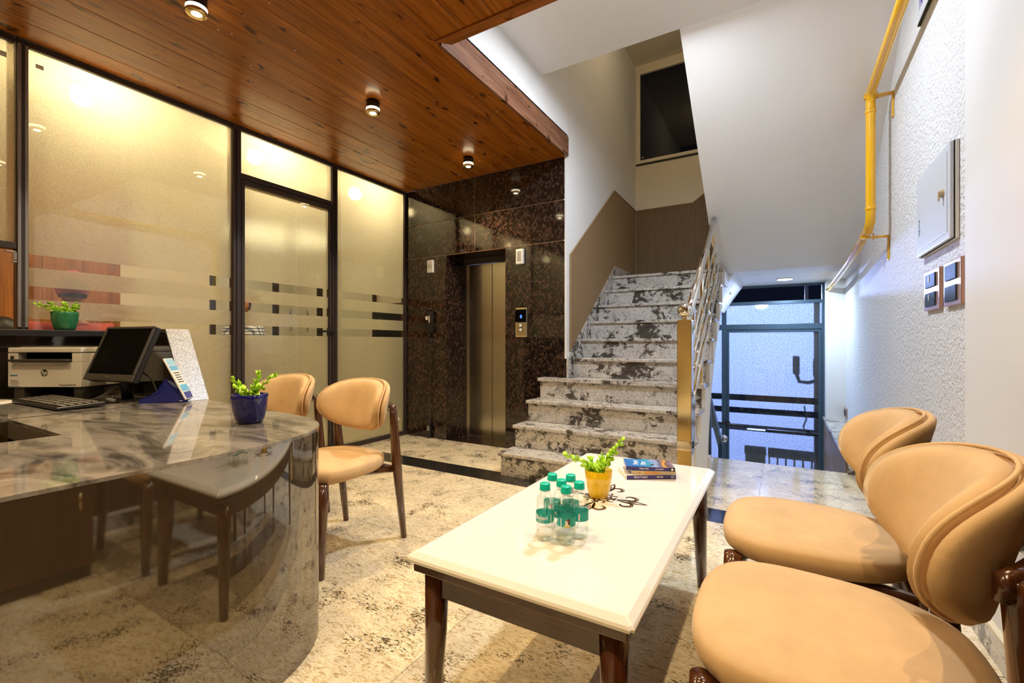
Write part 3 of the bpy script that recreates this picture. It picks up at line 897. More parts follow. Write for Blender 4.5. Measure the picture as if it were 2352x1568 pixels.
tag(obj('reeded_panel_side', bm, M_reed, wp), kind='stuff')
bm = NB()
x = XS0 + 0.012
while x < -0.60:
    p = 0.0205
    def H(xx): return 2.90 + max(0.0, (xx + 1.0)) * 0.70
    sec = [(0.0, 0.0), (0.007, 0.10), (0.010, 0.32), (0.010, 0.68), (0.007, 0.90), (0.0, 1.0)]
    lo_v = [bm.verts.new((x + p * 0.98 * q, YB - 0.001 - sy, 1.86)) for sy, q in sec]
    hi_v = [bm.verts.new((x + p * 0.98 * q, YB - 0.001 - sy, H(x + p * 0.98 * q))) for sy, q in sec]
    for k in range(len(sec) - 1): bm.faces.new((lo_v[k], lo_v[k + 1], hi_v[k + 1], hi_v[k]))
    x += p
tag(obj('reeded_panel_back', bm, M_reed, wp), kind='stuff')
def strip(name, pts, w, mat, parent):
    bm = NB()
    for a, b in zip(pts, pts[1:]): tube(bm, [a, b], w, 4)
    return obj(name, bm, mat, parent)
xx = XS0 + 0.007
strip('panel_edging', [(xx, 4.052, 0.996), (xx, 4.052, 1.925), (xx, 5.398, 2.925), (xx, YB - 0.01, 2.912)], 0.011, M_reedtrim, wp)
strip('panel_edging', [(XS0, YB - 0.008, 2.905), (-1.0, YB - 0.008, 2.905), (-0.6, YB - 0.008, 3.185)], 0.011, M_reedtrim, wp)

# ------------------------------------------------------------------ stair flight
st = thing('staircase', 'speckled grey marble staircase climbing beside the lift', 'staircase', (0, 0, 0))
RISE, GO, Y0 = 0.187, 0.2355, 3.14
for k in range(10):
    y0 = Y0 + GO * k
    xl = -1.98 if k < 4 else XS0 + 0.02
    z1 = RISE * (k + 1)
    y1 = y0 + GO + 0.012 if k < 9 else YB
    if k == 3:
        bm = NB(); prism(bm, [(xl - 0.02, y0), (XS1 + 0.02, y0), (XS1 + 0.02, y1), (XS0 + 0.002, y1), (XS0 + 0.002, YL - 0.001), (xl - 0.02, YL - 0.001)], 'z', z1 - 0.03, z1); obj('tread', bm, M_stair, st)
    else:
        bx('tread', xl - (0.02 if k < 4 else 0.0), XS1 + 0.02, y0, y1, z1 - 0.03, z1, M_stair, st, 0.006, 2)
    ri = bx('riser', xl, XS1, y0 + 0.018, y0 + 0.04, z1 - RISE, z1 - 0.03, M_riser, st)
    if k < 4: bx('step_end', xl, xl + 0.02, y0 + 0.04, YL - 0.001, z1 - RISE, z1 - 0.03, M_white, st)
# solid core under the treads and the white string on the open side
UND = [(3.0, 0.001), (4.0, 0.001), (4.06, 0.30), (4.2, 0.62), (4.49, 0.98), (5.0, 1.45), (5.35, 1.68), (6.4, 1.70)]
def under(y):
    for (ya_, za_), (yb_, zb_) in zip(UND, UND[1:]):
        if ya_ <= y <= yb_: return za_ + (zb_ - za_) * (y - ya_) / (yb_ - ya_)
    return 0.001
for k in range(10):
    ya, yb = Y0 + 0.042 + GO * k, (Y0 + 0.041 + GO * (k + 1) if k < 9 else YB - 0.02)
    zt = RISE * (k + 1) - 0.031
    for nm, x0_, x1_, sh_ in (('stair_core', XS0 + 0.022, XS1 - 0.03, 0.0), ('stair_string', XS1 - 0.029, XS1 + 0.03, -0.008)):
        y0_, y1_ = ya + sh_, yb + sh_
        if k == 9: y1_ = min(y1_, 5.60 if nm == 'stair_string' else YB - 0.02)
        u0, u1 = under(y0_), under(y1_)
        if k == 9: u0 = u1 = RISE * 10 - 0.17
        pl = [(y0_, min(u0, zt - 0.04))] + [(q_, min(w_, zt - 0.04)) for q_, w_ in UND if y0_ + 0.01 < q_ < y1_ - 0.01 and k < 9] + [(y1_, min(u1, zt - 0.04)), (y1_, zt), (y0_, zt)]
        bm = NB(); prism(bm, pl, 'x', x0_, x1_); obj(nm, bm, M_white, st)
bx('string_foot', XS1 - 0.02, XS1 + 0.045, 3.99, 4.09, 0.0, 0.15, M_white, st, 0.003)
# marble skirting rising along the wall
bm = NB(); prism(bm, [(YL + 0.002, RISE * 4 + 0.002), (4.10, RISE * 4 + 0.002), (5.36, 1.83), (5.40, 2.015), (4.05, 0.995), (YL + 0.002, 0.93)], 'x', XS0 + 0.0005, XS0 + 0.018); obj('skirting', bm, M_stair, st)
bm = NB(); prism(bm, [(5.36, 1.872), (6.31, 1.872), (6.20, 2.008), (5.40, 2.015)], 'x', XS0 + 0.0005, XS0 + 0.018); obj('skirting', bm, M_stair, st)

# railing
rl = thing('stair_railing', 'chrome stair railing with square newel post and ball finial', 'railing', (0, 0, 0))
NX, NY = -0.532, 3.075
bm = NB(); box(bm, NX - 0.044, NX + 0.044, NY - 0.044, NY + 0.044, 0.0, 1.225, 0.004); obj('newel_post', bm, M_gold, rl)
bm = NB(); box(bm, NX - 0.046, NX + 0.046, NY - 0.046, NY + 0.046, 0.40, 0.46, 0.003); obj('newel_band', bm, M_chrome, rl)
bm = NB(); lathe(bm, [(0.030, 1.225), (0.022, 1.237), (0.022, 1.245)], 20, NX, NY); obj('finial_neck', bm, M_chrome, rl, True)
bm = NB(); sphere(bm, (NX, NY, 1.287), 0.049, 28, 18); obj('ball_finial', bm, M_chrome, rl, True)
A = Vector((NX - 0.005, NY + 0.05, 1.20)); B = Vector((-0.582, 4.93, 2.31))
bm = NB(); tube(bm, [A, B], 0.028, 16); obj('handrail', bm, M_chrome, rl, True)
bm = NB(); tube(bm, [B, (-0.575, 5.0, 2.31), (-0.52, 5.0, 2.29)], 0.022, 10); obj('wall_fixing', bm, M_chrome, rl, True)
for k in range(4):
    dz = 0.235 + k * 0.135
    bm = NB(); tube(bm, [A + Vector((0.01, 0, -dz)), B + Vector((0.008 * (k + 1), 0.06 * k, -dz + 0.06 * k * 0.6))], 0.0125, 12); obj('rail', bm, M_chrome, rl, True)
for k in (1, 3, 5, 7):
    yy = Y0 + GO * k + 0.10
    q = (yy - A.y) / (B.y - A.y)
    zt = A.z + (B.z - A.z) * q - 0.03
    xx = A.x + (B.x - A.x) * q
    bm = NB(); box(bm, xx - 0.009, xx + 0.009, yy - 0.022, yy + 0.022, RISE * (k + 1), zt, 0.003); obj('baluster', bm, M_gold, rl)
    bm = NB(); lathe(bm, [(0.032, 0), (0.030, 0.008), (0.014, 0.010)], 14, xx, yy, RISE * (k + 1)); obj('baluster_foot', bm, M_chrome, rl, True)

# ------------------------------------------------------------------ right wall, column, skirting
wr = struct('wall_right')
bx('roughcast_wall', XR, XR + 0.15, 2.53, 4.66, -0.02, 4.95, M_white_rough, wr)
bx('roughcast_wall', XR, XR + 0.15, 4.66, YD + 0.2, ZLOW, 4.95, M_white_rough, wr)
bx('smooth_column', XC, XR + 0.15, 1.90, 2.53, 0.0, ZC + 0.5, M_white, wr)
bx('brown_panelling', XC, XR + 0.15, YNEAR, 1.90, 0.0, ZC + 0.5, M_darkpanel, wr)
bx('back_wall_panel', XG, XR, YNEAR - 0.1, YNEAR, 0, ZC, M_cream, wr)
bs = struct('baseboard_right')
bx('skirting_dark', XC - 0.022, XC - 0.0005, YNEAR, 2.53, 0.0, 0.085, M_stair, bs)
bx('skirting_cream', XC - 0.020, XC - 0.0005, YNEAR, 2.53, 0.0855, 0.10, M_cream, bs)
bx('skirting_dark', XR - 0.018, XR - 0.0005, 2.535, 4.60, 0.0, 0.10, M_stair, bs)
# low marble-topped ledge by the street steps
lg = thing('marble_ledge', 'low oak-clad ledge with grey marble top beside the street steps', 'ledge', (0, 0, 0))
bx('ledge_body', 0.465, XR - 0.001, 4.63, YD - 0.06, ZLOW, 0.115, M_reed, lg)
for k in range(7):
    y0 = 4.66 + k * 0.33
    bx('oak_board', 0.455, 0.4645, y0, y0 + 0.328, ZLOW, 0.112, M_reed, lg)
bx('ledge_end', 0.463, XR - 0.001, 4.608, 4.629, 0.0, 0.113, M_riser, lg)
bx('ledge_top', 0.44, XR - 0.001, 4.59, YD - 0.06, 0.116, 0.15, M_stair, lg, 0.005)
bx('pilaster', 0.47, XR - 0.001, YD - 0.28, YD - 0.061, 0.151, 1.859, M_white, wr)

# ------------------------------------------------------------------ street entrance
d3 = struct('door_3')
def ebar(x0, x1, z0, z1, name='door_frame', yy=0.06): return bx(name, x0, x1, YD - yy / 2, YD + yy / 2, z0, z1, M_bluframe, d3, 0.003)
ebar(0.442, 0.50, ZLOW, 1.859); ebar(-0.735, -0.675, ZLOW, 1.645)
ebar(-1.62, -0.735, 1.60, 1.645); ebar(-0.675, 0.442, 1.60, 1.645)
ebar(-1.62, -0.735, 1.262, 1.335); ebar(-0.675, 0.442, 1.262, 1.335)
ebar(-0.675, 0.442, 1.83, 1.859)
ebar(-0.672, -0.640, ZLOW, 1.255, 'leaf_stile', 0.04); ebar(0.405, 0.440, ZLOW, 1.255, 'leaf_stile', 0.04); ebar(-0.64, 0.405, 1.225, 1.258, 'leaf_rail', 0.04); ebar(-0.64, 0.405, ZLOW, ZLOW + 0.08, 'leaf_rail', 0.04)
EB = [(-0.14, -0.056), (0.10, 0.18), (0.275, 0.36)]
def epane(x0, x1, z0, z1, bands):
    g = bx('glass_pane', x0, x1, YD - 0.004, YD + 0.004, z0, z1, M_glass, d3)
    cx, cz = (x0 + x1) / 2, (z0 + z1) / 2
    cuts = [z0]
    for a, b in bands: cuts += [a, b]
    cuts.append(z1)
    for i in range(0, len(cuts), 2):
        bm = NB(); vs = [bm.verts.new((q - cx, 0.0055, w - cz)) for q, w in ((x0, cuts[i]), (x1, cuts[i]), (x1, cuts[i + 1]), (x0, cuts[i + 1]))]; bm.faces.new(vs)
        obj('frosted_film', bm, M_film_b, g, recalc=False)
epane(-0.64, 0.405, ZLOW + 0.08, 1.225, EB)
epane(-0.675, 0.442, 1.335, 1.60, [])
epane(-1.62, -0.735, ZLOW, 1.262, EB)
epane(-1.62, -0.735, 1.335, 1.60, [])
hd = empty('door_handle', (-0.655, YD - 0.03, -0.06), parent=d3)
bm = NB(); box(bm, -0.03, 0.03, -0.012, 0.0, -0.03, 0.03, 0.004); obj('handle_plate', bm, M_black, hd)
bm = NB(); tube(bm, [(-0.16, -0.05, 0.015), (0, -0.05, 0.0), (0.26, -0.05, -0.012)], [0.014, 0.02, 0.014], 10); obj('handle_bar', bm, M_black, hd, True)
bx('glass_sticker', -0.62, -0.585, YD - 0.006, YD - 0.0045, 1.535, 1.575, M_paper, d3)
bx('entrance_side_wall', XS0 - 0.03, XS0, YB + 0.125, YD + 0.1, ZLOW, 1.855, M_white, d3)
# street side: ground and the things that throw their shapes on the frosted glass
stf = struct('floor_street')
bx('street_ground', -4, 4, YD + 0.1, 13, ZLOW - 0.12, ZLOW - 0.101, M_black, stf)
gt = thing('street_gate', 'dark barred gate outside, a silhouette on the blue frosted door', 'gate', (0.14, 7.42, ZLOW - 0.1))
bx('gate_rail', -0.32, 0.42, -0.015, 0.015, 0.60, 0.70, M_black, gt)
bx('gate_rail', -0.32, 0.42, -0.012, 0.012, 0.05, 0.09, M_black, gt)
for k in range(9): bx('gate_bar', -0.315 + k * 0.088, -0.297 + k * 0.088, -0.008, 0.008, 0.0, 0.61, M_black, gt)
for k in range(2): bx('gate_block', -0.27 + k * 0.22, -0.10 + k * 0.22, -0.02, 0.02, 0.24, 0.34, M_black, gt)
bm = NB()
for q in range(2): tube(bm, [(0.10 + 0.26 * q + 0.11 * math.cos(a * PI / 9), 0.05, 0.17 + 0.11 * math.sin(a * PI / 9)) for a in range(18)], 0.010, 6, closed=True)
tube(bm, [(0.10, 0.05, 0.17), (0.22, 0.05, 0.42), (0.36, 0.05, 0.17), (0.2, 0.05, 0.2), (0.22, 0.05, 0.42)], 0.010, 6)
bi = obj('bicycle', bm, M_black, loc=(0.0, 7.62, ZLOW - 0.1)); tag(bi, 'dark bicycle outside behind the gate bars, silhouette on the blue door', 'bicycle')
t = thing('street_pole', 'thin dark pole with two lamp brackets outside the blue door', 'pole', (0.30, 7.53, ZLOW - 0.1))
bm = NB(); tube(bm, [(0, 0, 0), (0, 0, 2.9)], 0.028, 10); obj('pole_shaft', bm, M_black, t)
for s, zz in ((-0.20, 1.75), (0.0, 1.72)):
    bm = NB(); box(bm, s - 0.032, s + 0.032, -0.03, 0.03, zz - 0.08, zz + 0.12, 0.006); obj('bracket_lamp', bm, M_black, t)
bm = NB(); tube(bm, [(-0.20, 0, 1.68), (-0.17, 0, 1.58), (-0.08, 0, 1.57), (0, 0, 1.60)], 0.02, 8); obj('bracket_arm', bm, M_black, t)
for s in (-0.12, 0.04): 
    bm = NB(); tube(bm, [(s, 0, 1.30), (s + 0.02, 0, 1.15), (s - 0.01, 0, 1.06), (s + 0.03, 0, 0.96)], 0.009, 6); obj('hanging_wire', bm, M_black, t)
t = thing('meter_box', 'plain dark box outside the blue door beside the gate', 'box', (-0.32, 7.44, ZLOW - 0.1))
bm = NB(); box(bm, -0.11, 0.11, -0.06, 0.06, 0.0, 0.66, 0.006); obj('box_body', bm, M_grey_pl, t)
bm = NB(); box(bm, -0.12, 0.12, -0.07, 0.07, 0.66, 0.68, 0.004); obj('box_lid', bm, M_grey_pl, t)
# handrail going down to the street
t = thing('entrance_handrail', 'dark sloping handrail beside the steps down to the blue door', 'handrail', (0, 0, 0))
bm = NB(); prism(bm, [(4.72, 0.60), (5.78, -0.08), (5.78, -0.15), (4.72, 0.53)], 'x', -0.635, -0.585); obj('handrail', bm, M_bluframe, t)
bm = NB(); box(bm, -0.632, -0.588, 5.72, 5.77, ZLOW, -0.085, 0.003); obj('handrail_post', bm, M_bluframe, t)
bm = NB(); box(bm, -0.632, -0.588, 4.74, 4.79, ZLOW + 0.188*3, 0.54, 0.003); obj('handrail_post', bm, M_bluframe, t)
bm = NB(); sphere(bm, (-0.575, 5.74, -0.02), 0.042, 16, 10); obj('handrail_knob', bm, M_chrome, t, True)

# the two white fittings of the stairwell
for (loc, lab_, r) in (((-0.66, 2.92, 3.35), 'round white ceiling light above the stairs, cut by the top edge', 0.10), ((0.03, 6.45, 1.86), 'round white ceiling light over the street entrance', 0.085)):
    t = thing('ceiling_light', lab_, 'light', loc)
    bm = NB(); lathe(bm, [(r, -0.012), (r + 0.006, -0.010), (r + 0.008, 0.0)], 32); obj('light_rim', bm, M_whitepl, t, True)
    bm = NB(); lathe(bm, [(0.0, -0.0135), (r - 0.004, -0.0125)], 32, cap=False); obj('light_diffuser', bm, M_coolbulb, t)

# ------------------------------------------------------------------ things on the right wall
t = thing('gas_pipe', 'yellow gas pipe with elbows on two brackets along the right wall', 'pipe', (0, 0, 0))
PXX, PYY = 0.535, 4.03
path = [(PXX, 2.2, 2.85), (PXX, 3.2, 2.84), (PXX, PYY - 0.06, 2.83), (PXX, PYY - 0.015, 2.815), (PXX, PYY, 2.76), (PXX, PYY, 1.99), (PXX, PYY + 0.012, 1.93), (PXX - 0.005, PYY + 0.07, 1.885), (PXX - 0.01, 5.0, 1.815), (PXX - 0.03, 6.2, 1.755), (PXX - 0.045, YD + 0.3, 1.72)]
bm = NB(); tube(bm, path, 0.029, 16); obj('pipe_run', bm, M_pipe, t, True)
for z in (2.70, 2.02):
    bm = NB(); lathe(bm, [(0.031, -0.012), (0.033, -0.009), (0.033, 0.009), (0.031, 0.012)], 16, PXX, PYY, z); obj('pipe_collar', bm, M_pipe, t, True)
for yy, z in ((PYY - 0.005, 2.80), (PYY + 0.15, 1.845)):
    b_ = empty('pipe_bracket', (PXX, yy, z), parent=t)
    bm = NB(); box(bm, -0.038, XR - PXX - 0.001, -0.018, 0.018, -0.008, 0.006, 0.002); obj('bracket_arm', bm, M_pipe, b_)
    bm = NB(); box(bm, XR - PXX - 0.010, XR - PXX - 0.001, -0.02, 0.02, -0.17, 0.004, 0.002); obj('bracket_foot', bm, M_pipe, b_)
    bm = NB(); tube(bm, [(-0.036, 0, 0.004), (-0.036, 0, 0.026), (-0.02, 0, 0.036), (0.02, 0, 0.036), (0.036, 0, 0.026), (0.036, 0, -0.018)], 0.005, 8); obj('u_bolt', bm, M_pipe, b_, True)
t = thing('distribution_box', 'grey-white electrical distribution box with beige latch on the right wall', 'electrical box', (XR, 2.96, 1.745))
bm = NB(); box(bm, -0.014, -0.001, -0.29, 0.285, -0.212, 0.218, 0.003); obj('box_body', bm, M_whitepl, t)
bm = NB(); box(bm, -0.032, -0.017, -0.285, 0.282, -0.208, 0.216, 0.006, 3); obj('box_door', bm, M_box, t)
bm = NB(); box(bm, -0.0168, -0.0142, -0.286, 0.280, -0.21, 0.216); obj('box_gasket', bm, M_soil, t)
bm = NB(); box(bm, -0.034, -0.0318, -0.25, 0.245, -0.175, 0.182, 0.0015); obj('door_panel', bm, M_box, t)
bm = NB(); tube(bm, [(-0.034, -0.20, 0.01), (-0.050, -0.20, 0.012)], [0.020, 0.014], 14); box(bm, -0.053, -0.046, -0.210, -0.195, -0.025, 0.018, 0.003); obj('latch', bm, plain('beige_latch', (0.55, 0.45, 0.28), 0.4), t)
text('maker_mark', 'legrand', 0.03, frame_M((-0.0345, 0.215, -0.06), (0, 0, 1), (0, 1, 0)), plain('green_print', (0.05, 0.18, 0.10), 0.5), t)
def switch_plate(loc, w, h, label, rocker):
    t = thing('switch_plate', label, 'switch', loc, 0, 'copper switch plates on the right wall')
    bm = NB(); box(bm, -0.016, -0.001, -w / 2, w / 2, -h / 2, h / 2, 0.004); obj('plate', bm, M_copper, t)
    for s in (1, -1):
        bm = NB(); box(bm, -0.022, -0.014, -w * 0.30, w * 0.34, s * h * 0.235 - h * 0.17, s * h * 0.235 + h * 0.17, 0.002); obj('switch_rocker', bm, M_switch, t)
        if rocker:
            bm = NB(); box(bm, -0.0235, -0.021, w * 0.05, w * 0.085, s * h * 0.235 - h * 0.03, s * h * 0.235 + h * 0.12); obj('indicator', bm, M_inkwhite, t)
switch_plate((XR, 3.035, 1.345), 0.27, 0.20, 'smaller copper switch plate with blue rockers under the electrical box', True)
switch_plate((XR, 2.715, 1.345), 0.24, 0.20, 'copper switch plate with two plain blue rockers, half hidden by the column', False)
t = thing('wall_socket', 'small brown socket low on the wall above the marble ledge', 'socket', (XR, 6.70, 0.245))
bm = NB(); box(bm, -0.012, -0.001, -0.12, 0.12, -0.06, 0.06, 0.003); obj('plate', bm, M_copper, t)
bm = NB(); box(bm, -0.016, -0.011, -0.07, 0.07, -0.035, 0.035, 0.002); obj('socket_insert', bm, M_switch, t)
t = thing('wall_sign', 'pale sign board with violet printing high on the right wall', 'sign', (XR, 2.98, 3.10))
bm = NB(); box(bm, -0.012, -0.004, -0.33, 0.33, -0.26, 0.30); obj('board', bm, M_box, t)
bm = NB(); box(bm, -0.014, -0.001, -0.335, 0.335, -0.272, -0.26); obj('board_edge', bm, M_soil, t)
M_violet = plain('violet_print', (0.09, 0.06, 0.32), 0.5)
for k in range(3):
    bm = NB(); tube(bm, [(-0.0125, 0.315 - k * 0.03, 0.0 - k * 0.05), (-0.0125, 0.285 - k * 0.02, -0.10 - k * 0.04), (-0.0125, 0.30 - k * 0.03, -0.20)], [0.003, 0.012, 0.003], 6, flat=0.15); obj('printed_stroke', bm, M_violet, t)

# ------------------------------------------------------------------ reception desk
dk = thing('reception_desk', 'curved reception desk with brown gloss front and grey marble top', 'desk', (0, 0, 0))
ZD = 0.77
def bez(p0, p1, p2, p3, n):
    out = []
    for i in range(n + 1):
        q = i / n
        out.append(tuple((1 - q) ** 3 * a + 3 * (1 - q) ** 2 * q * b + 3 * (1 - q) * q * q * c + q ** 3 * d for a, b, c, d in zip(p0, p1, p2, p3)))
    return out
curve = bez((-1.345, 0.70), (-1.345, 1.02), (-1.50, 1.185), (-1.80, 1.210), 28)
outer = [(-1.345, -1.2), (-1.345, 0.695)] + curve + [(-2.68, 1.288), (-3.70, 1.30)]
XPIT0, XPIT1, YPIT = -2.70, -2.085, 0.545
poly = outer + [(-3.70, -1.2), (XPIT0, -1.2), (XPIT0, YPIT), (XPIT1, YPIT), (XPIT1, -1.2)]
def poly_slab(bm, pts, z0, z1):
    v0 = [bm.verts.new((p[0], p[1], z0)) for p in pts]; v1 = [bm.verts.new((p[0], p[1], z1)) for p in pts]
    n = len(pts)
    f0 = bm.faces.new(list(reversed(v0))); f1 = bm.faces.new(v1)
    for i in range(n): bm.faces.new((v0[i], v0[(i + 1) % n], v1[(i + 1) % n], v1[i]))
    bmesh.ops.triangulate(bm, faces=[f0, f1], ngon_method='EAR_CLIP')
bm = NB()
def slab_piece(pts):
    v0 = [bm.verts.new((p[0], p[1], ZD - 0.010)) for p in pts]; v1 = [bm.verts.new((p[0], p[1], ZD)) for p in pts]
    n_ = len(pts)
    bm.faces.new(list(reversed(v0))); bm.faces.new(v1)
    for i in range(n_): bm.faces.new((v0[i], v0[(i + 1) % n_], v1[(i + 1) % n_], v1[i]))
slab_piece([(XPIT1, -1.2), (-1.345, -1.2), (-1.345, YPIT), (XPIT1, YPIT)])
slab_piece([(-3.70, -1.2), (XPIT0, -1.2), (XPIT0, YPIT), (-3.70, YPIT)])
slab_piece([(-3.70, YPIT), (XPIT0, YPIT), (XPIT1, YPIT), (-1.345, YPIT), (-1.345, 0.695)] + curve + [(-2.68, 1.288), (-3.70, 1.30)])
o = obj('desk_top', bm, M_desktop, dk)
# front panel follows the curve
bm = NB()
fo = [(-1.346, -1.2), (-1.346, 0.69)] + [(p[0] - 0.001, p[1] - 0.001) for p in curve] + [(-1.82, 1.2107), (-2.68, 1.287)]
inn = []
for i, p in enumerate(fo):
    a = Vector(fo[max(0, i - 1)]); b = Vector(fo[min(len(fo) - 1, i + 1)]); d = (b - a).normalized()
    inn.append((p[0] - d.y * 0.02, p[1] + d.x * 0.02))
strip_pts = fo + list(reversed(inn))
n = len(fo)
lv = (0.0, ZD - 0.0105)
sk_ = [[bm.verts.new((p[0], p[1], z)) for p in fo] for z in lv]
v = {}
for lvl, z in enumerate(lv):
    for i, p in enumerate(fo): v[('o', i, lvl)] = bm.verts.new((p[0] - 0.0004, p[1] - 0.0004, z))
    for i, p in enumerate(inn): v[('i', i, lvl)] = bm.verts.new((p[0], p[1], z))
smooth_faces = []
for i in range(n - 1):
    smooth_faces.append(bm.faces.new((sk_[0][i], sk_[0][i + 1], sk_[1][i + 1], sk_[1][i])))
    bm.faces.new((v[('i', i, 0)], v[('i', i, 1)], v[('i', i + 1, 1)], v[('i', i + 1, 0)]))
    bm.faces.new((v[('o', i, 1)], v[('o', i + 1, 1)], v[('i', i + 1, 1)], v[('i', i, 1)]))
    bm.faces.new((v[('o', i, 0)], v[('i', i, 0)], v[('i', i + 1, 0)], v[('o', i + 1, 0)]))
for f in smooth_faces: f.smooth = True
obj('front_panel', bm, M_desk, dk)
bx('inner_panel', XPIT1 + 0.001, XPIT1 + 0.02, -1.2, YPIT + 0.0, 0.0, ZD - 0.0105, M_desk, dk)
bx('inner_panel', XPIT0 - 0.02, XPIT0 - 0.001, -1.2, YPIT, 0.0, ZD - 0.0105, M_desk, dk)
bx('inner_panel', XPIT0, XPIT1, YPIT + 0.03, YPIT + 0.05, 0.0, ZD - 0.0105, M_desk, dk)
bx('edge_band', XPIT0, XPIT1, YPIT - 0.002, YPIT + 0.02, ZD - 0.075, ZD - 0.0105, plain('edge_laminate', (0.13, 0.105, 0.08), 0.4), dk)
bx('edge_band', XPIT1 - 0.0, XPIT1 + 0.02, -1.2, YPIT, ZD - 0.075, ZD - 0.0235, M_darkgloss, dk) if False else None
bx('joint_strip', XPIT0 - 0.006, XPIT0 - 0.002, YPIT + 0.002, 1.18, ZD, ZD + 0.0015, M_darkgloss, dk)
# low dark wall with ledge along the glass, and the end partition with silver cheek
lw = thing('dark_ledge_wall', 'dark gloss low wall with black ledge behind the printer', 'low wall', (0, 0, 0))
bx('wall_cladding', XG + 0.03, -3.715, YNEAR + 0.05, 1.18, 0.0, 1.118, M_darkgloss, lw)
bx('black_ledge', XG + 0.03, -3.655, YNEAR + 0.05, 1.185, 1.119, 1.155, M_black, lw, 0.003)
for yy in (0.2, 1.0): bx('cladding_joint', -3.716, -3.7135, yy, yy + 0.004, ZD, 1.118, M_soil, lw)
pt = thing('desk_partition', 'dark gloss partition with slanted silver glitter end on the desk', 'partition', (0, 0, 0))
bm = NB(); prism(bm, [(-3.712, ZD + 0.001), (-2.722, ZD + 0.001), (-2.930, 1.135), (-3.712, 1.135)], 'y', 1.192, 1.286); obj('partition_body', bm, M_darkgloss, pt)
bm = NB(); prism(bm, [(-3.712, 1.136), (-2.935, 1.136), (-2.945, 1.156), (-3.712, 1.156)], 'y', 1.188, 1.288); obj('partition_cap', bm, M_grey_pl, pt)
bm = NB(); prism(bm, [(-2.7205, ZD + 0.001), (-2.708, ZD + 0.001), (-2.930, 1.157), (-2.943, 1.157)], 'y', 1.186, 1.300); obj('silver_cheek', bm, M_silver, pt)

# ------------------------------------------------------------------ desk equipment
fw = Vector((-0.5102, 0.8600, 0)); rt = Vector((0.8600, 0.5102, 0))   # printer stands turned
pr = thing('printer', 'white laser printer with round hp mark on the desk', 'printer', (-3.415, 0.822, ZD), R(30.68))
pr.location.z = ZD + 0.001
pw2, pd = 0.197, 0.27
z0, z1 = 0.07, 0.283
bm = NB(); box(bm, -pw2, pw2, 0.05, pd, z0, z1 - 0.03, 0.003); obj('printer_body', bm, M_printer, pr)
bm = NB(); box(bm, -pw2, pw2, 0.0, 0.049, z0, z0 + 0.135, 0.003); obj('front_cover', bm, M_printer, pr)
bm = NB(); box(bm, -pw2, -0.145, 0.0, 0.049, z0 + 0.1355, z1 - 0.03, 0.002); obj('front_pillar', bm, M_printer, pr)
bm = NB(); box(bm, 0.148, pw2, 0.0, 0.049, z0 + 0.1355, z1 - 0.03, 0.002); obj('front_pillar', bm, M_printer, pr)
bm = NB(); box(bm, -0.145, 0.148, 0.047, 0.0498, z0 + 0.136, z1 - 0.03); obj('paper_slot', bm, M_screen, pr)
bm = NB(); box(bm, -0.165, 0.146, -0.03, 0.044, z0 + 0.139, z0 + 0.151, 0.003); obj('output_tray', bm, M_grey_pl, pr)
bm = NB(); box(bm, -pw2 - 0.001, pw2 + 0.001, 0.0, pd, z1 - 0.026, z1, 0.004); obj('scanner_lid', bm, M_printer, pr)
bm = NB(); box(bm, -0.15, 0.19, 0.02, pd, z1, z1 + 0.006, 0.002); obj('lid_top', bm, M_alu, pr)
bm = NB(); box(bm, -0.181, -0.163, -0.002, 0.0, z0 + 0.135, z0 + 0.168); obj('power_button', bm, M_soil, pr)
bm = NB(); tube(bm, [(0, 0.002, z0 + 0.077), (0, -0.0015, z0 + 0.077)], 0.0185, 28); obj('hp_disc', bm, M_soil, pr)
text('hp_lettering', 'hp', 0.032, frame_M((0, -0.0022, z0 + 0.078), (1, 0, 0), (0, 0, 1)), M_printer, pr, shear=0.25, bold=0.0006)
text('model_lettering', 'HP LaserJet Tank MFP 1005w', 0.0075, frame_M((0.172, -0.0008, z0 + 0.012), (1, 0, 0), (0, 0, 1)), M_ink, pr, align='RIGHT')
bm = NB(); box(bm, -0.193, -0.130, -0.0012, 0.0, z0 + 0.004, z0 + 0.068); obj('info_sticker', bm, M_paper, pr)
M_bluep = plain('blue_print', (0.03, 0.20, 0.42), 0.5)
bm = NB(); box(bm, -0.182, -0.143, -0.002, -0.001, z0 + 0.060, z0 + 0.066); obj('sticker_band', bm, M_bluep, pr)
bm = NB(); box(bm, -0.193, -0.130, -0.002, -0.001, z0 + 0.004, z0 + 0.0065); obj('sticker_band', bm, M_bluep, pr)
for k in range(4):
    bm = NB(); box(bm, -0.182 + 0.003 * (k % 2), -0.142 + 0.004 * (k % 3), -0.0018, -0.001, z0 + 0.036 - k * 0.0075, z0 + 0.038 - k * 0.0075); obj('sticker_line', bm, M_soil, pr)
for (a, b) in ((-0.175, -0.12), (0.148, 0.19)):
    bm = NB(); box(bm, a, b, 0.01, 0.25, 0.0, z0 - 0.001, 0.003); obj('printer_stand', bm, M_grey_pl, pr)
bm = NB(); box(bm, -0.119, 0.147, 0.10, 0.25, 0.03, z0 - 0.001); obj('stand_tray', bm, M_screen, pr)

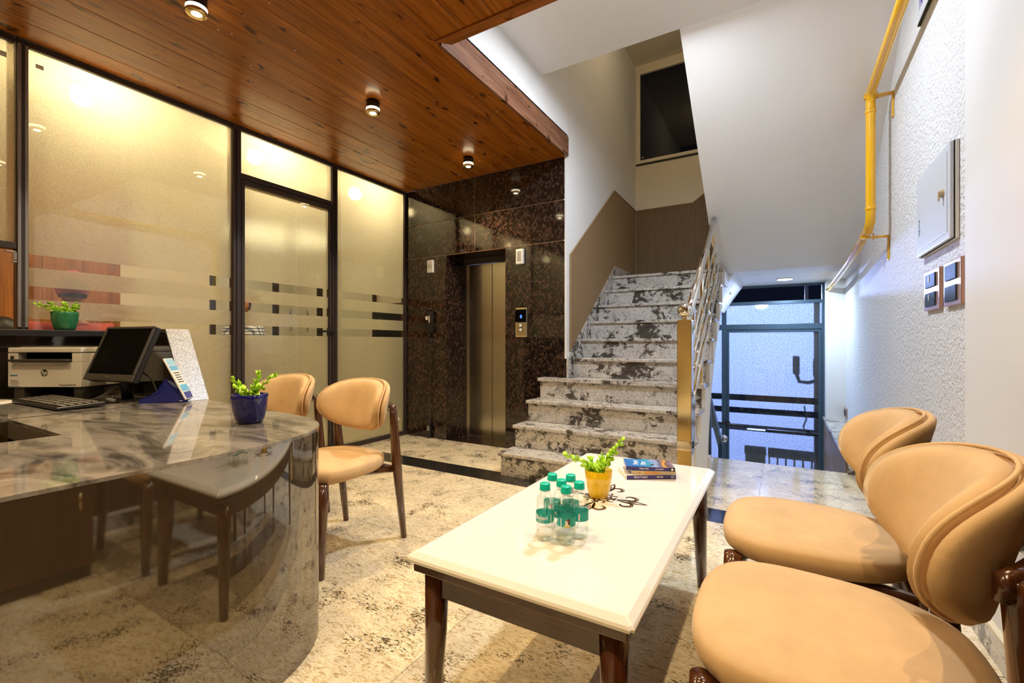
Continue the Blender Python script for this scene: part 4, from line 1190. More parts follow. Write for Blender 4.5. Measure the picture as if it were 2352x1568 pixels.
mo = thing('computer_monitor', 'black flat monitor tilted back with blank screen on the desk', 'monitor', (-3.016, 0.954, ZD), R(8.5))
tilt = R(21.2)
MM = Matrix.Translation((0, 0, 0.115)) @ Matrix.Rotation(-tilt, 4, 'X')
MW, MH = 0.212, 0.304
def mbox(name, x0, x1, y0, y1, z0_, z1_, mat, bev=0.0):
    bm = NB(); box(bm, x0, x1, y0, y1, z0_, z1_, bev, 2, MM); return obj(name, bm, mat, mo)
mbox('monitor_case', -MW, MW, 0.012, 0.040, 0, MH, M_black, 0.006)
mbox('screen', -MW + 0.014, MW - 0.014, 0.006, 0.0115, 0.036, MH - 0.014, M_screen)
mbox('bezel', -MW, MW, 0.0, 0.0118, 0, 0.035, M_grey_pl, 0.003)
mbox('bezel', -MW, MW, 0.0, 0.0118, MH - 0.0135, MH, M_grey_pl, 0.003)
mbox('bezel', -MW, -MW + 0.0135, 0.0, 0.0118, 0.0355, MH - 0.014, M_grey_pl, 0.003)
mbox('bezel', MW - 0.0135, MW, 0.0, 0.0118, 0.0355, MH - 0.014, M_grey_pl, 0.003)
mbox('monitor_back', -0.12, 0.12, 0.0405, 0.065, 0.06, 0.24, M_black, 0.01)
text('monitor_lettering', 'INTEX', 0.014, MM @ frame_M((0, -0.001, 0.018), (1, 0, 0), (0, 0, 1)), M_alu, mo, shear=0.2, bold=0.0004)
bm = NB(); tube(bm, [(0, 0.10, 0.005), (0, 0.085, 0.10), (0, 0.10, 0.20)], [0.028, 0.024, 0.020], 12, flat=0.6); obj('stand_neck', bm, M_black, mo, True)
bm = NB(); lathe(bm, [(0.0, 0.010), (0.05, 0.009), (0.095, 0.005), (0.10, 0.001)], 28, 0, 0.09); obj('stand_base', bm, M_black, mo, True)
bm = NB(); tube(bm, [(0.05, 0.12, 0.17), (0.11, 0.15, 0.12), (0.16, 0.15, 0.05), (0.18, 0.13, 0.008), (0.12, 0.15, 0.008)], 0.005, 8); obj('monitor_cable', bm, M_black, mo, True)

kb = thing('keyboard', 'black computer keyboard lying in front of the printer', 'keyboard', (-3.11, 0.795, ZD), R(2))
KW, KD = 0.29, 0.088
bm = NB(); prism(bm, [(-KD, 0.004), (KD, 0.006), (KD, 0.026), (-KD, 0.016)], 'x', -KW, KW); bmesh.ops.bevel(bm, geom=bm.edges[:], offset=0.003, segments=1, affect='EDGES'); obj('keyboard_case', bm, M_black, kb)
bm = NB(); box(bm, -0.0125, 0.0125, -0.0105, 0.0105, 0, 0.007, 0.002, 1)
bmesh.ops.recalc_face_normals(bm, faces=bm.faces[:])
key_me = bpy.data.meshes.new('key'); bm.to_mesh(key_me); bm.free(); key_me.materials.append(plain('worn_key', (0.10, 0.09, 0.075), 0.35))
for r_ in range(5):
    for c_ in range(19):
        if c_ == 14 or (r_ == 0 and 4 <= c_ <= 8): continue
        inst('key', key_me, kb, (-KW + 0.026 + c_ * 0.0298, -KD + 0.028 + r_ * 0.0278, 0.0175 + r_ * 0.0016))
inst('space_key', key_me, kb, (-KW + 0.026 + 6 * 0.0298, -KD + 0.028, 0.0175), (0, 0, 0), (5.6, 1, 1))
ms = thing('computer_mouse', 'black computer mouse beside the monitor foot', 'mouse', (-2.985, 0.945, ZD + 0.0005), R(-62))
bm = NB(); sphere(bm, (0, 0, 0.0), 1.0, 24, 14, (0.034, 0.062, 0.040))
for v_ in list(bm.verts):
    if v_.co.z < 0: v_.co.z = 0
obj('mouse_shell', bm, M_black, ms, True)
bm = NB(); tube(bm, [(0, 0.030, 0.036), (0, 0.045, 0.031)], 0.006, 8); obj('scroll_wheel', bm, M_grey_pl, ms, True)

qs = thing('payment_stand', 'blue plastic stand holding a slanted light blue payment card', 'card stand', (-2.765, 1.125, ZD + 0.0012), R(47))
M_bluepl = plain('blue_plastic', (0.010, 0.016, 0.20), 0.18)
bm = NB(); prism(bm, [(-0.105, 0.0), (0.09, 0.0), (0.10, 0.012), (0.028, 0.10), (0.012, 0.118), (0.0, 0.112), (-0.035, 0.05), (-0.10, 0.02)], 'y', -0.035, 0.035); bmesh.ops.bevel(bm, geom=bm.edges[:], offset=0.004, segments=2, affect='EDGES'); obj('stand_body', bm, M_bluepl, qs)
QM = frame_M((0.098, 0, 0.012), (0, 1, 0), (-0.40, 0, 0.85))
def qbox(name, x0, x1, y0, y1, zz0, zz1, mat, bev=0.0):
    bm = NB(); box(bm, x0, x1, y0, y1, zz0, zz1, bev, 2, QM); return obj(name, bm, mat, qs)
M_lblue = plain('sky_blue_print', (0.16, 0.50, 0.80), 0.4)
qbox('card', -0.05, 0.05, 0.0, 0.235, 0.0, 0.009, M_inkwhite, 0.003)
qbox('card_print', -0.044, 0.044, 0.045, 0.082, 0.0092, 0.0098, M_lblue)
qbox('card_print', -0.044, 0.044, 0.165, 0.192, 0.0092, 0.0098, M_lblue)
qbox('card_print', -0.044, 0.044, 0.196, 0.230, 0.0092, 0.0098, plain('pale_blue_print', (0.35, 0.62, 0.82), 0.4))
qbox('card_print', -0.044, 0.044, 0.004, 0.040, 0.0092, 0.0098, plain('navy_print', (0.05, 0.07, 0.30), 0.4))
for k in range(5): qbox('card_line', -0.036 + 0.004 * (k % 2), 0.034, 0.095 + k * 0.013, 0.101 + k * 0.013, 0.0092, 0.0097, M_alu)

def paper_sheet(name, loc, rz, w, h, curl, label):
    bm = NB(); n_ = 8
    rows = []
    for i in range(n_ + 1):
        q = i / n_
        rows.append([bm.verts.new((-w / 2 + w * j / 2, -h / 2 + h * q, 0.001 + curl * q * q)) for j in range(3)])
    for a, b in zip(rows, rows[1:]):
        for j in range(2): bm.faces.new((a[j], a[j + 1], b[j + 1], b[j]))
    o = obj(name, bm, M_paper, None, True)
    md = o.modifiers.new('thickness', 'SOLIDIFY'); md.thickness = 0.0012
    o.location = loc; o.rotation_euler = (0, 0, rz)
    return tag(o, label, 'paper', 'loose papers on the desk')
paper_sheet('paper_sheet', (-3.50, 0.66, ZD + 0.001), R(8), 0.26, 0.12, 0.006, 'flat white paper under the printer behind the keyboard')
paper_sheet('paper_sheet', (-3.17, 1.00, ZD + 0.001), R(-60), 0.11, 0.16, 0.06, 'white paper curling up behind the monitor foot')

# ------------------------------------------------------------------ potted plants
bm = NB()
Wd = 0.40
pts = [(0, 0, 0), (0.25, 0.26, 0.03), (0.6, Wd, 0.06), (0.9, 0.26, 0.03), (1.0, 0, 0.0), (0.9, -0.26, 0.03), (0.6, -Wd, 0.06), (0.25, -0.26, 0.03)]
top_v = [bm.verts.new((x_, y_, z_ + 0.05)) for x_, y_, z_ in pts]; bot_v = [bm.verts.new((x_, y_, z_)) for x_, y_, z_ in pts]
ct = bm.verts.new((0.55, 0, 0.02)); cb = bm.verts.new((0.55, 0, -0.03))
for i in range(8):
    j = (i + 1) % 8
    bm.faces.new((top_v[i], top_v[j], ct)); bm.faces.new((bot_v[j], bot_v[i], cb)); bm.faces.new((top_v[j], top_v[i], bot_v[i], bot_v[j]))
bmesh.ops.recalc_face_normals(bm, faces=bm.faces[:])
leaf_me = bpy.data.meshes.new('leaf'); bm.to_mesh(leaf_me); bm.free(); leaf_me.materials.append(M_leaf)
for p_ in leaf_me.polygons: p_.use_smooth = True

def make_plant(label, loc, prof, mat, soil_z, soil_r, stems, seed):
    t = thing('potted_plant', label, 'plant', loc)
    bm = NB(); lathe(bm, prof, 36); obj('pot', bm, mat, t, True)
    bm = NB(); lathe(bm, [(0.0, soil_z + 0.004), (soil_r, soil_z)], 20, cap=False); obj('soil', bm, M_soil, t)
    rg = random.Random(seed)
    for (az, spread, height, n_) in stems:
        d = Vector((math.cos(az), math.sin(az), 0))
        P = []
        for i in range(7):
            q = i / 6
            P.append(Vector((0, 0, soil_z)) + d * (spread * q ** 1.35 + 0.008) + Vector((0, 0, height * (q - 0.18 * q * q * (spread > height)) )))
        bm = NB(); tube(bm, P, [0.0022] * 5 + [0.0016, 0.001], 6)
        s = obj('stem', bm, M_stem, t, True)
        for i in range(n_):
            q = 0.18 + 0.82 * i / max(1, n_ - 1)
            k = min(5, int(q * 6)); fr = q * 6 - k
            p = P[k].lerp(P[k + 1], fr)
            dr_ = (P[k + 1] - P[k]).normalized()
            for sd in (-1, 1):
                side = Vector((-d.y, d.x, 0)) * sd if i % 2 == 0 else Vector((0, 0, 1)) * sd * 0.8 + Vector((-d.y, d.x, 0)) * 0.25 * sd
                v_ = (side * 1.0 + dr_ * 0.75 + Vector((rg.uniform(-.2, .2), rg.uniform(-.2, .2), rg.uniform(0, .4)))).normalized()
                if i == n_ - 1 and sd == 1: v_ = dr_
                ln = rg.uniform(0.021, 0.029) * (1.0 - 0.2 * q)
                o = inst('leaf', leaf_me, s, p)
                zax = v_.cross(Vector((rg.uniform(-1, 1), rg.uniform(-1, 1), rg.uniform(0.2, 1)))).normalized()
                yax = zax.cross(v_).normalized()
                o.rotation_euler = Matrix((v_, yax, zax)).transposed().to_euler()
                o.scale = (ln, ln, ln)
    return t
bowl = [(0.040, 0.0), (0.046, 0.003), (0.052, 0.02), (0.060, 0.055), (0.064, 0.095), (0.065, 0.110), (0.062, 0.111), (0.060, 0.095), (0.055, 0.09)]
stem_set = [(R(-149), 0.05, 0.075, 6), (R(-130), 0.035, 0.05, 6), (R(31), 0.085, 0.095, 8), (R(10), 0.04, 0.10, 7), (R(60), 0.02, 0.085, 6), (R(200), 0.03, 0.045, 5), (R(-60), 0.03, 0.04, 5), (R(110), 0.03, 0.045, 5)]
make_plant('lime plant in a cobalt blue pot on the marble desk', (-1.778, 1.0, ZD + 0.0005), bowl, M_potblue, 0.088, 0.056, stem_set, 3)
make_plant('lime plant in a green pot on the black ledge behind the printer', (-3.722, 0.985, 1.1555), bowl, M_potgreen, 0.088, 0.056, [(R(-70), 0.13, 0.07, 9), (R(-80), 0.06, 0.065, 7), (R(90), 0.05, 0.06, 7), (R(70), 0.035, 0.075, 6), (R(0), 0.02, 0.05, 5), (R(180), 0.02, 0.07, 5)], 8)
tall = [(0.031, 0.0), (0.034, 0.003), (0.041, 0.03), (0.047, 0.065), (0.0495, 0.098), (0.0475, 0.099), (0.0455, 0.085), (0.04, 0.082)]
make_plant('lime plant in a yellow pot on the white coffee table', (-0.575, 1.587, 0.5205), tall, M_potyellow, 0.08, 0.042, [(R(-149), 0.105, 0.085, 9), (R(-120), 0.05, 0.05, 7), (R(31), 0.075, 0.12, 9), (R(20), 0.04, 0.085, 7), (R(-20), 0.03, 0.05, 6), (R(90), 0.02, 0.06, 6), (R(160), 0.03, 0.045, 5), (R(-60), 0.035, 0.04, 6)], 5)

# ------------------------------------------------------------------ coffee table
TX0, TX1, TY0, TY1, TZ = -0.872, -0.255, 0.905, 2.215, 0.52
tb = thing('coffee_table', 'white marble-topped coffee table on dark tapered legs', 'table', ((TX0 + TX1) / 2, (TY0 + TY1) / 2, 0))
hw, hl = (TX1 - TX0) / 2, (TY1 - TY0) / 2
bm = NB()
rings = []
for (ins, z) in ((0.014, TZ - 0.030), (0.003, TZ - 0.027), (0.0, TZ - 0.018), (0.004, TZ - 0.012), (0.018, TZ - 0.002), (0.024, TZ)):
    rings.append([bm.verts.new((sx * (hw - ins), sy * (hl - ins), z)) for sx, sy in ((-1, -1), (1, -1), (1, 1), (-1, 1))])
for a, b in zip(rings, rings[1:]):
    for i in range(4): bm.faces.new((a[i], a[(i + 1) % 4], b[(i + 1) % 4], b[i]))
bm.faces.new(rings[0]); bm.faces.new(rings[-1])
bmesh.ops.bevel(bm, geom=[e for e in bm.edges if abs(e.verts[0].co.z - e.verts[1].co.z) > 0.0005], offset=0.006, segments=2, affect='EDGES')
obj('table_top', bm, M_tabletop, tb)
bx('sub_top', -hw + 0.016, hw - 0.016, -hl + 0.016, hl - 0.016, TZ - 0.056, TZ - 0.0305, M_walnut_x, tb, 0.003)
for s in (-1, 1):
    bx('apron', -hw + 0.085, hw - 0.085, s * (hl - 0.060) - 0.012, s * (hl - 0.060) + 0.012, TZ - 0.125, TZ - 0.0565, M_walnut_x, tb, 0.002)
    bx('apron', s * (hw - 0.060) - 0.012, s * (hw - 0.060) + 0.012, -hl + 0.085, hl - 0.085, TZ - 0.125, TZ - 0.0565, M_walnut, tb, 0.002)
    for s2 in (-1, 1):
        bm = NB(); tube(bm, [(s * (hw - 0.060), s2 * (hl - 0.062), TZ - 0.0565), (s * (hw - 0.058), s2 * (hl - 0.060), 0.30), (s * (hw - 0.05), s2 * (hl - 0.05), 0.004)], [0.033, 0.030, 0.019], 20); lg_ = obj('leg', bm, M_walnut, tb, True)
        bm = NB(); lathe(bm, [(0.016, 0.0), (0.017, 0.004)], 14, s * (hw - 0.05), s2 * (hl - 0.05)); obj('leg_glide', bm, M_black, lg_)
# bronze inlay: four lilies round the middle
def ribbon(bm, pts, ws, z=TZ + 0.0006):
    P = [Vector((p[0], p[1], 0)) for p in pts]; prev = None
    for i, p in enumerate(P):
        d = (P[min(i + 1, len(P) - 1)] - P[max(i - 1, 0)]).normalized(); nrm = Vector((-d.y, d.x, 0)) * ws[i]
        cur = [bm.verts.new((p.x + nrm.x, p.y + nrm.y, z)), bm.verts.new((p.x - nrm.x, p.y - nrm.y, z)), bm.verts.new((p.x - nrm.x, p.y - nrm.y, z - 0.0005)), bm.verts.new((p.x + nrm.x, p.y + nrm.y, z - 0.0005))]
        if prev:
            for k in range(4): bm.faces.new((prev[k], prev[(k + 1) % 4], cur[(k + 1) % 4], cur[k]))
        prev = cur
def scroll(c, r0, r1, a0, a1, n_=18): return [(c[0] + (r0 + (r1 - r0) * i / n_) * math.cos(a0 + (a1 - a0) * i / n_), c[1] + (r0 + (r1 - r0) * i / n_) * math.sin(a0 + (a1 - a0) * i / n_)) for i in range(n_ + 1)]
def wid(n_, w): return [w * (0.15 + math.sin(PI * (i + 0.5) / (n_ + 1)) ** 0.8) for i in range(n_ + 1)]
def chaikin(p, n_=3):
    for _ in range(n_):
        q = [p[0]]
        for a_, b_ in zip(p, p[1:]): q += [(a_[0] * .75 + b_[0] * .25, a_[1] * .75 + b_[1] * .25), (a_[0] * .25 + b_[0] * .75, a_[1] * .25 + b_[1] * .75)]
        p = q + [p[-1]]
    return p
bm = NB()
for s in (-1, 1):
    for off, w_ in ((0.0, 0.0036), (0.0075, 0.0018)):
        c_ = chaikin([(0.062, 0.003 * s), (0.088, (0.006 + off * 0.4) * s), (0.118 + off, 0.014 * s), (0.124 + off, (0.040 + off) * s), (0.098, (0.052 + off) * s), (0.084, 0.042 * s), (0.088, 0.034 * s)])
        ribbon(bm, c_, wid(len(c_) - 1, w_))
    c_ = chaikin([(0.050, 0.003 * s), (0.034, 0.010 * s), (0.032, 0.028 * s), (0.050, 0.032 * s), (0.056, 0.024 * s)])
    ribbon(bm, c_, wid(len(c_) - 1, 0.0030))
    c_ = chaikin([(0.062, 0.0), (0.092, 0.014 * s), (0.125, 0.013 * s), (0.170, 0.0)], 2)
    ribbon(bm, c_, wid(len(c_) - 1, 0.0036))
    ribbon(bm, [(0.098, 0.0), (0.112, 0.005 * s), (0.132, 0.0)], [0.001, 0.003, 0.001])
    ribbon(bm, [(0.050, 0.0), (0.038, 0.007 * s), (0.018, 0.009 * s)], [0.002, 0.004, 0.001])
box(bm, 0.050, 0.058, -0.012, 0.012, TZ + 0.0001, TZ + 0.0009)
bmesh.ops.recalc_face_normals(bm, faces=bm.faces[:])
lily_me = bpy.data.meshes.new('lily_inlay'); bm.to_mesh(lily_me); bm.free(); lily_me.materials.append(M_inlay)
for k in range(4): inst('lily_inlay', lily_me, tb, (-0.005, 0.026, 0), (0, 0, k * PI / 2))

# ------------------------------------------------------------------ water bottles
BODY = [(0.0, 0.003), (0.016, 0.002), (0.022, 0.0), (0.0255, 0.006), (0.0262, 0.014), (0.0250, 0.022), (0.0262, 0.030), (0.0252, 0.038), (0.0262, 0.046), (0.0256, 0.052), (0.0256, 0.078), (0.0264, 0.082), (0.0250, 0.088), (0.0264, 0.094), (0.0250, 0.100), (0.0258, 0.106), (0.0235, 0.116), (0.0185, 0.126), (0.0135, 0.133), (0.0120, 0.137), (0.0120, 0.150)]
BIS = text_mesh('Bisleri', 0.0165, 0.0002, bold=0.0003)
def make_bottle(loc, rz, label):
    t = thing('water_bottle', label, 'bottle', loc, rz, 'small water bottles on the coffee table')
    bm = NB(); lathe(bm, BODY, 32); obj('bottle_body', bm, M_bottle, t, True)
    bm = NB(); lathe(bm, [(0.0262, 0.0525), (0.0262, 0.0775)], 32, cap=False); obj('bottle_label', bm, M_tealabel, t, True)
    bm = NB(); lathe(bm, [(0.0155, 0.1395), (0.0158, 0.143), (0.0150, 0.145), (0.0148, 0.157), (0.0135, 0.1585), (0.0, 0.159)], 28); obj('cap', bm, M_teal, t, True)
    bm = NB(); lathe(bm, [(0.012, 0.1355), (0.0165, 0.1365), (0.0165, 0.1385), (0.012, 0.1392)], 28); obj('neck_ring', bm, M_bottle, t, True)
    me = BIS.copy()
    for v_ in me.vertices:
        a = v_.co.x / 0.0266 - PI / 2
        rr = 0.02645 + v_.co.z
        v_.co = Vector((rr * math.cos(a), rr * math.sin(a), 0.067 + v_.co.y))
    me.materials.clear(); me.materials.append(M_inkwhite)
    link(bpy.data.objects.new('label_lettering', me), t)
    def patch(name, a0, a1, z0_, z1_, mat, r_=0.02635):
        bm = NB(); n_ = 6
        lo_ = [bm.verts.new((r_ * math.cos(a0 + (a1 - a0) * i / n_), r_ * math.sin(a0 + (a1 - a0) * i / n_), z0_)) for i in range(n_ + 1)]
        hi_ = [bm.verts.new((r_ * math.cos(a0 + (a1 - a0) * i / n_), r_ * math.sin(a0 + (a1 - a0) * i / n_), z1_)) for i in range(n_ + 1)]
        for i in range(n_): bm.faces.new((lo_[i], lo_[i + 1], hi_[i + 1], hi_[i]))
        obj(name, bm, mat, t, True)
    b0 = -PI / 2
    patch('label_bar', b0 + 1.10, b0 + 1.20, 0.054, 0.076, M_inkwhite)
    patch('label_figure', b0 + 1.62, b0 + 2.0, 0.055, 0.0705, M_paper)
    patch('label_figure', b0 + 1.72, b0 + 1.92, 0.068, 0.0745, M_skin, 0.0264)
    patch('label_figure', b0 + 1.90, b0 + 2.10, 0.060, 0.0755, plain('brown_print', (0.10, 0.03, 0.02), 0.5) if 'brown_print' not in bpy.data.materials else bpy.data.materials['brown_print'], 0.02645)
    patch('label_figure', b0 + 1.50, b0 + 2.15, 0.0535, 0.058, M_potyellow, 0.02645)
    patch('label_barcode', b0 + 3.3, b0 + 3.5, 0.055, 0.075, M_paper)
    for k in range(3): patch('label_line', b0 - 0.5 + 0.1 * k, b0 + 0.35 - 0.1 * k, 0.0555 + k * 0.002, 0.0562 + k * 0.002, M_inkwhite)
    return t
TZB = TZ + 0.0006
face = R(20)       # label front towards the reception side
make_bottle((-0.520, 1.174, TZB), R(20) - 1.65, 'frontmost water bottle of the cluster, woman drinking on its label')
make_bottle((-0.583, 1.168, TZB), R(20) - 0.35, 'front water bottle nearest the reception desk, brand lettering facing out')
make_bottle((-0.503, 1.229, TZB), R(20) + 2.9, 'water bottle nearest the armless chairs, barcode on its label')
make_bottle((-0.556, 1.222, TZB), R(20) - 1.2, 'water bottle in the middle of the cluster, mostly hidden by the front ones')
make_bottle((-0.605, 1.262, TZB), R(20) - 2.0, 'back water bottle of the cluster, nearest the lift')
make_bottle((-0.553, 1.282, TZB), R(20) - 2.6, 'back water bottle of the cluster, beside the yellow pot')

# ------------------------------------------------------------------ books
def make_book(label, loc, rz, w, d, h, cover, spine, page=M_paper, tilt_=0.0):
    """Spine along the -y side; w runs along the spine."""
    t = thing('paperback_book', label, 'book', loc, rz, 'paperbacks stacked on the coffee table')
    t.rotation_euler = (tilt_, 0, rz)
    bm = NB(); box(bm, -w / 2 + 0.001, w / 2 - 0.001, -d / 2 + 0.001, d / 2 - 0.002, 0.001, h - 0.001); obj('pages', bm, page, t)
    bm = NB(); box(bm, -w / 2, w / 2, -d / 2, d / 2, 0, 0.0009); obj('back_cover', bm, cover, t)
    bm = NB(); box(bm, -w / 2, w / 2, -d / 2, d / 2, h - 0.0009, h); obj('front_cover', bm, cover, t)
    bm = NB(); box(bm, -w / 2, w / 2, -d / 2 - 0.0008, -d / 2, 0, h); obj('spine', bm, spine, t)
    return t, w, d, h
def peter_cover():
    m, nt, b = new_mat('blue_night_cover')
    v_ = coords(nt, (1, 1, 1))
    sx = node(nt, 'ShaderNodeSeparateXYZ', {0: v_})
    nz = node(nt, 'ShaderNodeTexNoise', {'Vector': v_, 'Scale': 22.0, 'Detail': 4.0})
    ad = node(nt, 'ShaderNodeMath', operation='MULTIPLY_ADD', ins={0: nz.outputs[0], 1: 0.06, 2: sx.outputs[0]})
    mr = node(nt, 'ShaderNodeMapRange', {'Value': ad.outputs[0], 'From Min': -0.07, 'From Max': 0.13})
    c = ramp(nt, mr.outputs[0], [(0.0, (0.01, 0.12, 0.48)), (0.30, (0.02, 0.22, 0.60)), (0.52, (0.06, 0.32, 0.55)), (0.66, (0.30, 0.36, 0.62)), (0.76, (0.07, 0.07, 0.16)), (0.84, (0.75, 0.36, 0.05)), (0.90, (0.12, 0.07, 0.06)), (1.0, (0.30, 0.22, 0.34))])
    nt.links.new(c, b.inputs['Base Color']); b.inputs['Roughness'].default_value = 0.25
    return m
M_violet2 = plain('violet_spine', (0.035, 0.022, 0.16), 0.3)
M_manila = plain('cream_spine', (0.55, 0.44, 0.26), 0.5)
M_cov2 = plain('pale_cover', (0.42, 0.50, 0.44), 0.4)
M_cov3 = plain('cream_cover', (0.74, 0.66, 0.60), 0.4)
rz = R(30)
t, w, d, h = make_book('bottom book of the stack, violet spine, cream cover', (-0.497, 1.953, TZB), R(33), 0.205, 0.135, 0.017, M_cov3, M_violet2)
text('spine_lettering', 'जीतना ने सफल', 0.010, frame_M((-0.045, -d / 2 - 0.0012, h / 2), (1, 0, 0), (0, 0, 1)), M_inkwhite, t)
text('spine_lettering', 'शिव खेड़ा', 0.008, frame_M((0.035, -d / 2 - 0.0012, h / 2), (1, 0, 0), (0, 0, 1)), M_inkwhite, t)
bm = NB(); q = [(0.088 + 0.006 * math.cos(a * PI / 8), -d / 2 - 0.001, h / 2 + 0.004 * math.sin(a * PI / 8)) for a in range(16)]; tube(bm, q, 0.0008, 5, closed=True); obj('spine_emblem', bm, M_inkwhite, t)
t, w, d, h = make_book('middle book of the stack, cream spine lettered in orange', (-0.480, 1.957, TZB + 0.0175), R(28), 0.180, 0.115, 0.015, M_cov2, M_manila)
text('spine_lettering', 'MAHARAJA', 0.0125, frame_M((-0.005, -d / 2 - 0.0012, h / 2), (1, 0, 0), (0, 0, 1)), plain('orange_print', (0.75, 0.25, 0.02), 0.4), t, bold=0.0003)
bm = NB(); tube(bm, [(-0.058, -d / 2 - 0.0006, h / 2), (-0.058, -d / 2 - 0.0014, h / 2)], 0.004, 12); obj('spine_emblem', bm, plain('gold_print', (0.45, 0.24, 0.04), 0.4), t)
t, w, d, h = make_book('top book of the stack, blue night cover titled Peter Pan', (-0.488, 1.955, TZB + 0.0345), R(22), 0.195, 0.125, 0.015, peter_cover(), M_violet2)
text('title_lettering', 'Peter', 0.034, frame_M((-0.052, 0.004, h + 0.0002), (0, 1, 0), (-1, 0, 0)), M_inkwhite, t, extrude=0.0002)
text('title_lettering', 'Pan', 0.034, frame_M((-0.022, -0.006, h + 0.0002), (0, 1, 0), (-1, 0, 0)), M_inkwhite, t, extrude=0.0002)
bm = NB(); ribbon(bm, [(-0.002, -0.038), (0.010, -0.030), (0.022, -0.024)], [0.001, 0.005, 0.001], h + 0.0007); ribbon(bm, [(0.006, -0.038), (0.012, -0.030), (0.018, -0.014)], [0.001, 0.003, 0.001], h + 0.0007); obj('cover_figure', bm, M_ink, t)
text('spine_lettering', 'Peter Pan', 0.0095, frame_M((-0.025, -d / 2 - 0.0012, h / 2), (1, 0, 0), (0, 0, 1)), M_inkwhite, t)
text('spine_lettering', 'J.M. BARRIE', 0.0062, frame_M((0.036, -d / 2 - 0.0012, h / 2), (1, 0, 0), (0, 0, 1)), M_inkwhite, t)
bm = NB(); box(bm, 0.076, w / 2, -d / 2 - 0.0012, -d / 2 - 0.0008, 0, h); obj('spine_block', bm, M_ink, t)
bm = NB(); tube(bm, [(0.086, -d / 2 - 0.001, h / 2), (0.086, -d / 2 - 0.0016, h / 2)], 0.0045, 14); obj('spine_emblem', bm, M_inkwhite, t)

# ------------------------------------------------------------------ chairs
def loft(bm, rings, close_ends=True):
    n_ = len(rings[0])
    for a, b in zip(rings, rings[1:]):
        for i in range(n_): bm.faces.new((a[i], a[(i + 1) % n_], b[(i + 1) % n_], b[i]))
    if close_ends:
        bm.faces.new(list(reversed(rings[0]))); bm.faces.new(rings[-1])

def seat_outline(s, n_=56):
    """Rounded trapezoid, wide at the front (-y)."""
    out = []
    for i in range(n_):
        a = 2 * PI * i / n_
        c, q = math.cos(a), math.sin(a)
        e = 2.0 / 3.0
        x_ = math.copysign(abs(c) ** e, c); y_ = math.copysign(abs(q) ** e, q)
        wd = 0.274 - 0.046 * (y_ + 1) / 2 - 0.018 * max(0, y_) ** 2
        out.append((x_ * wd * s, -0.025 + y_ * 0.262 * s))
    return out

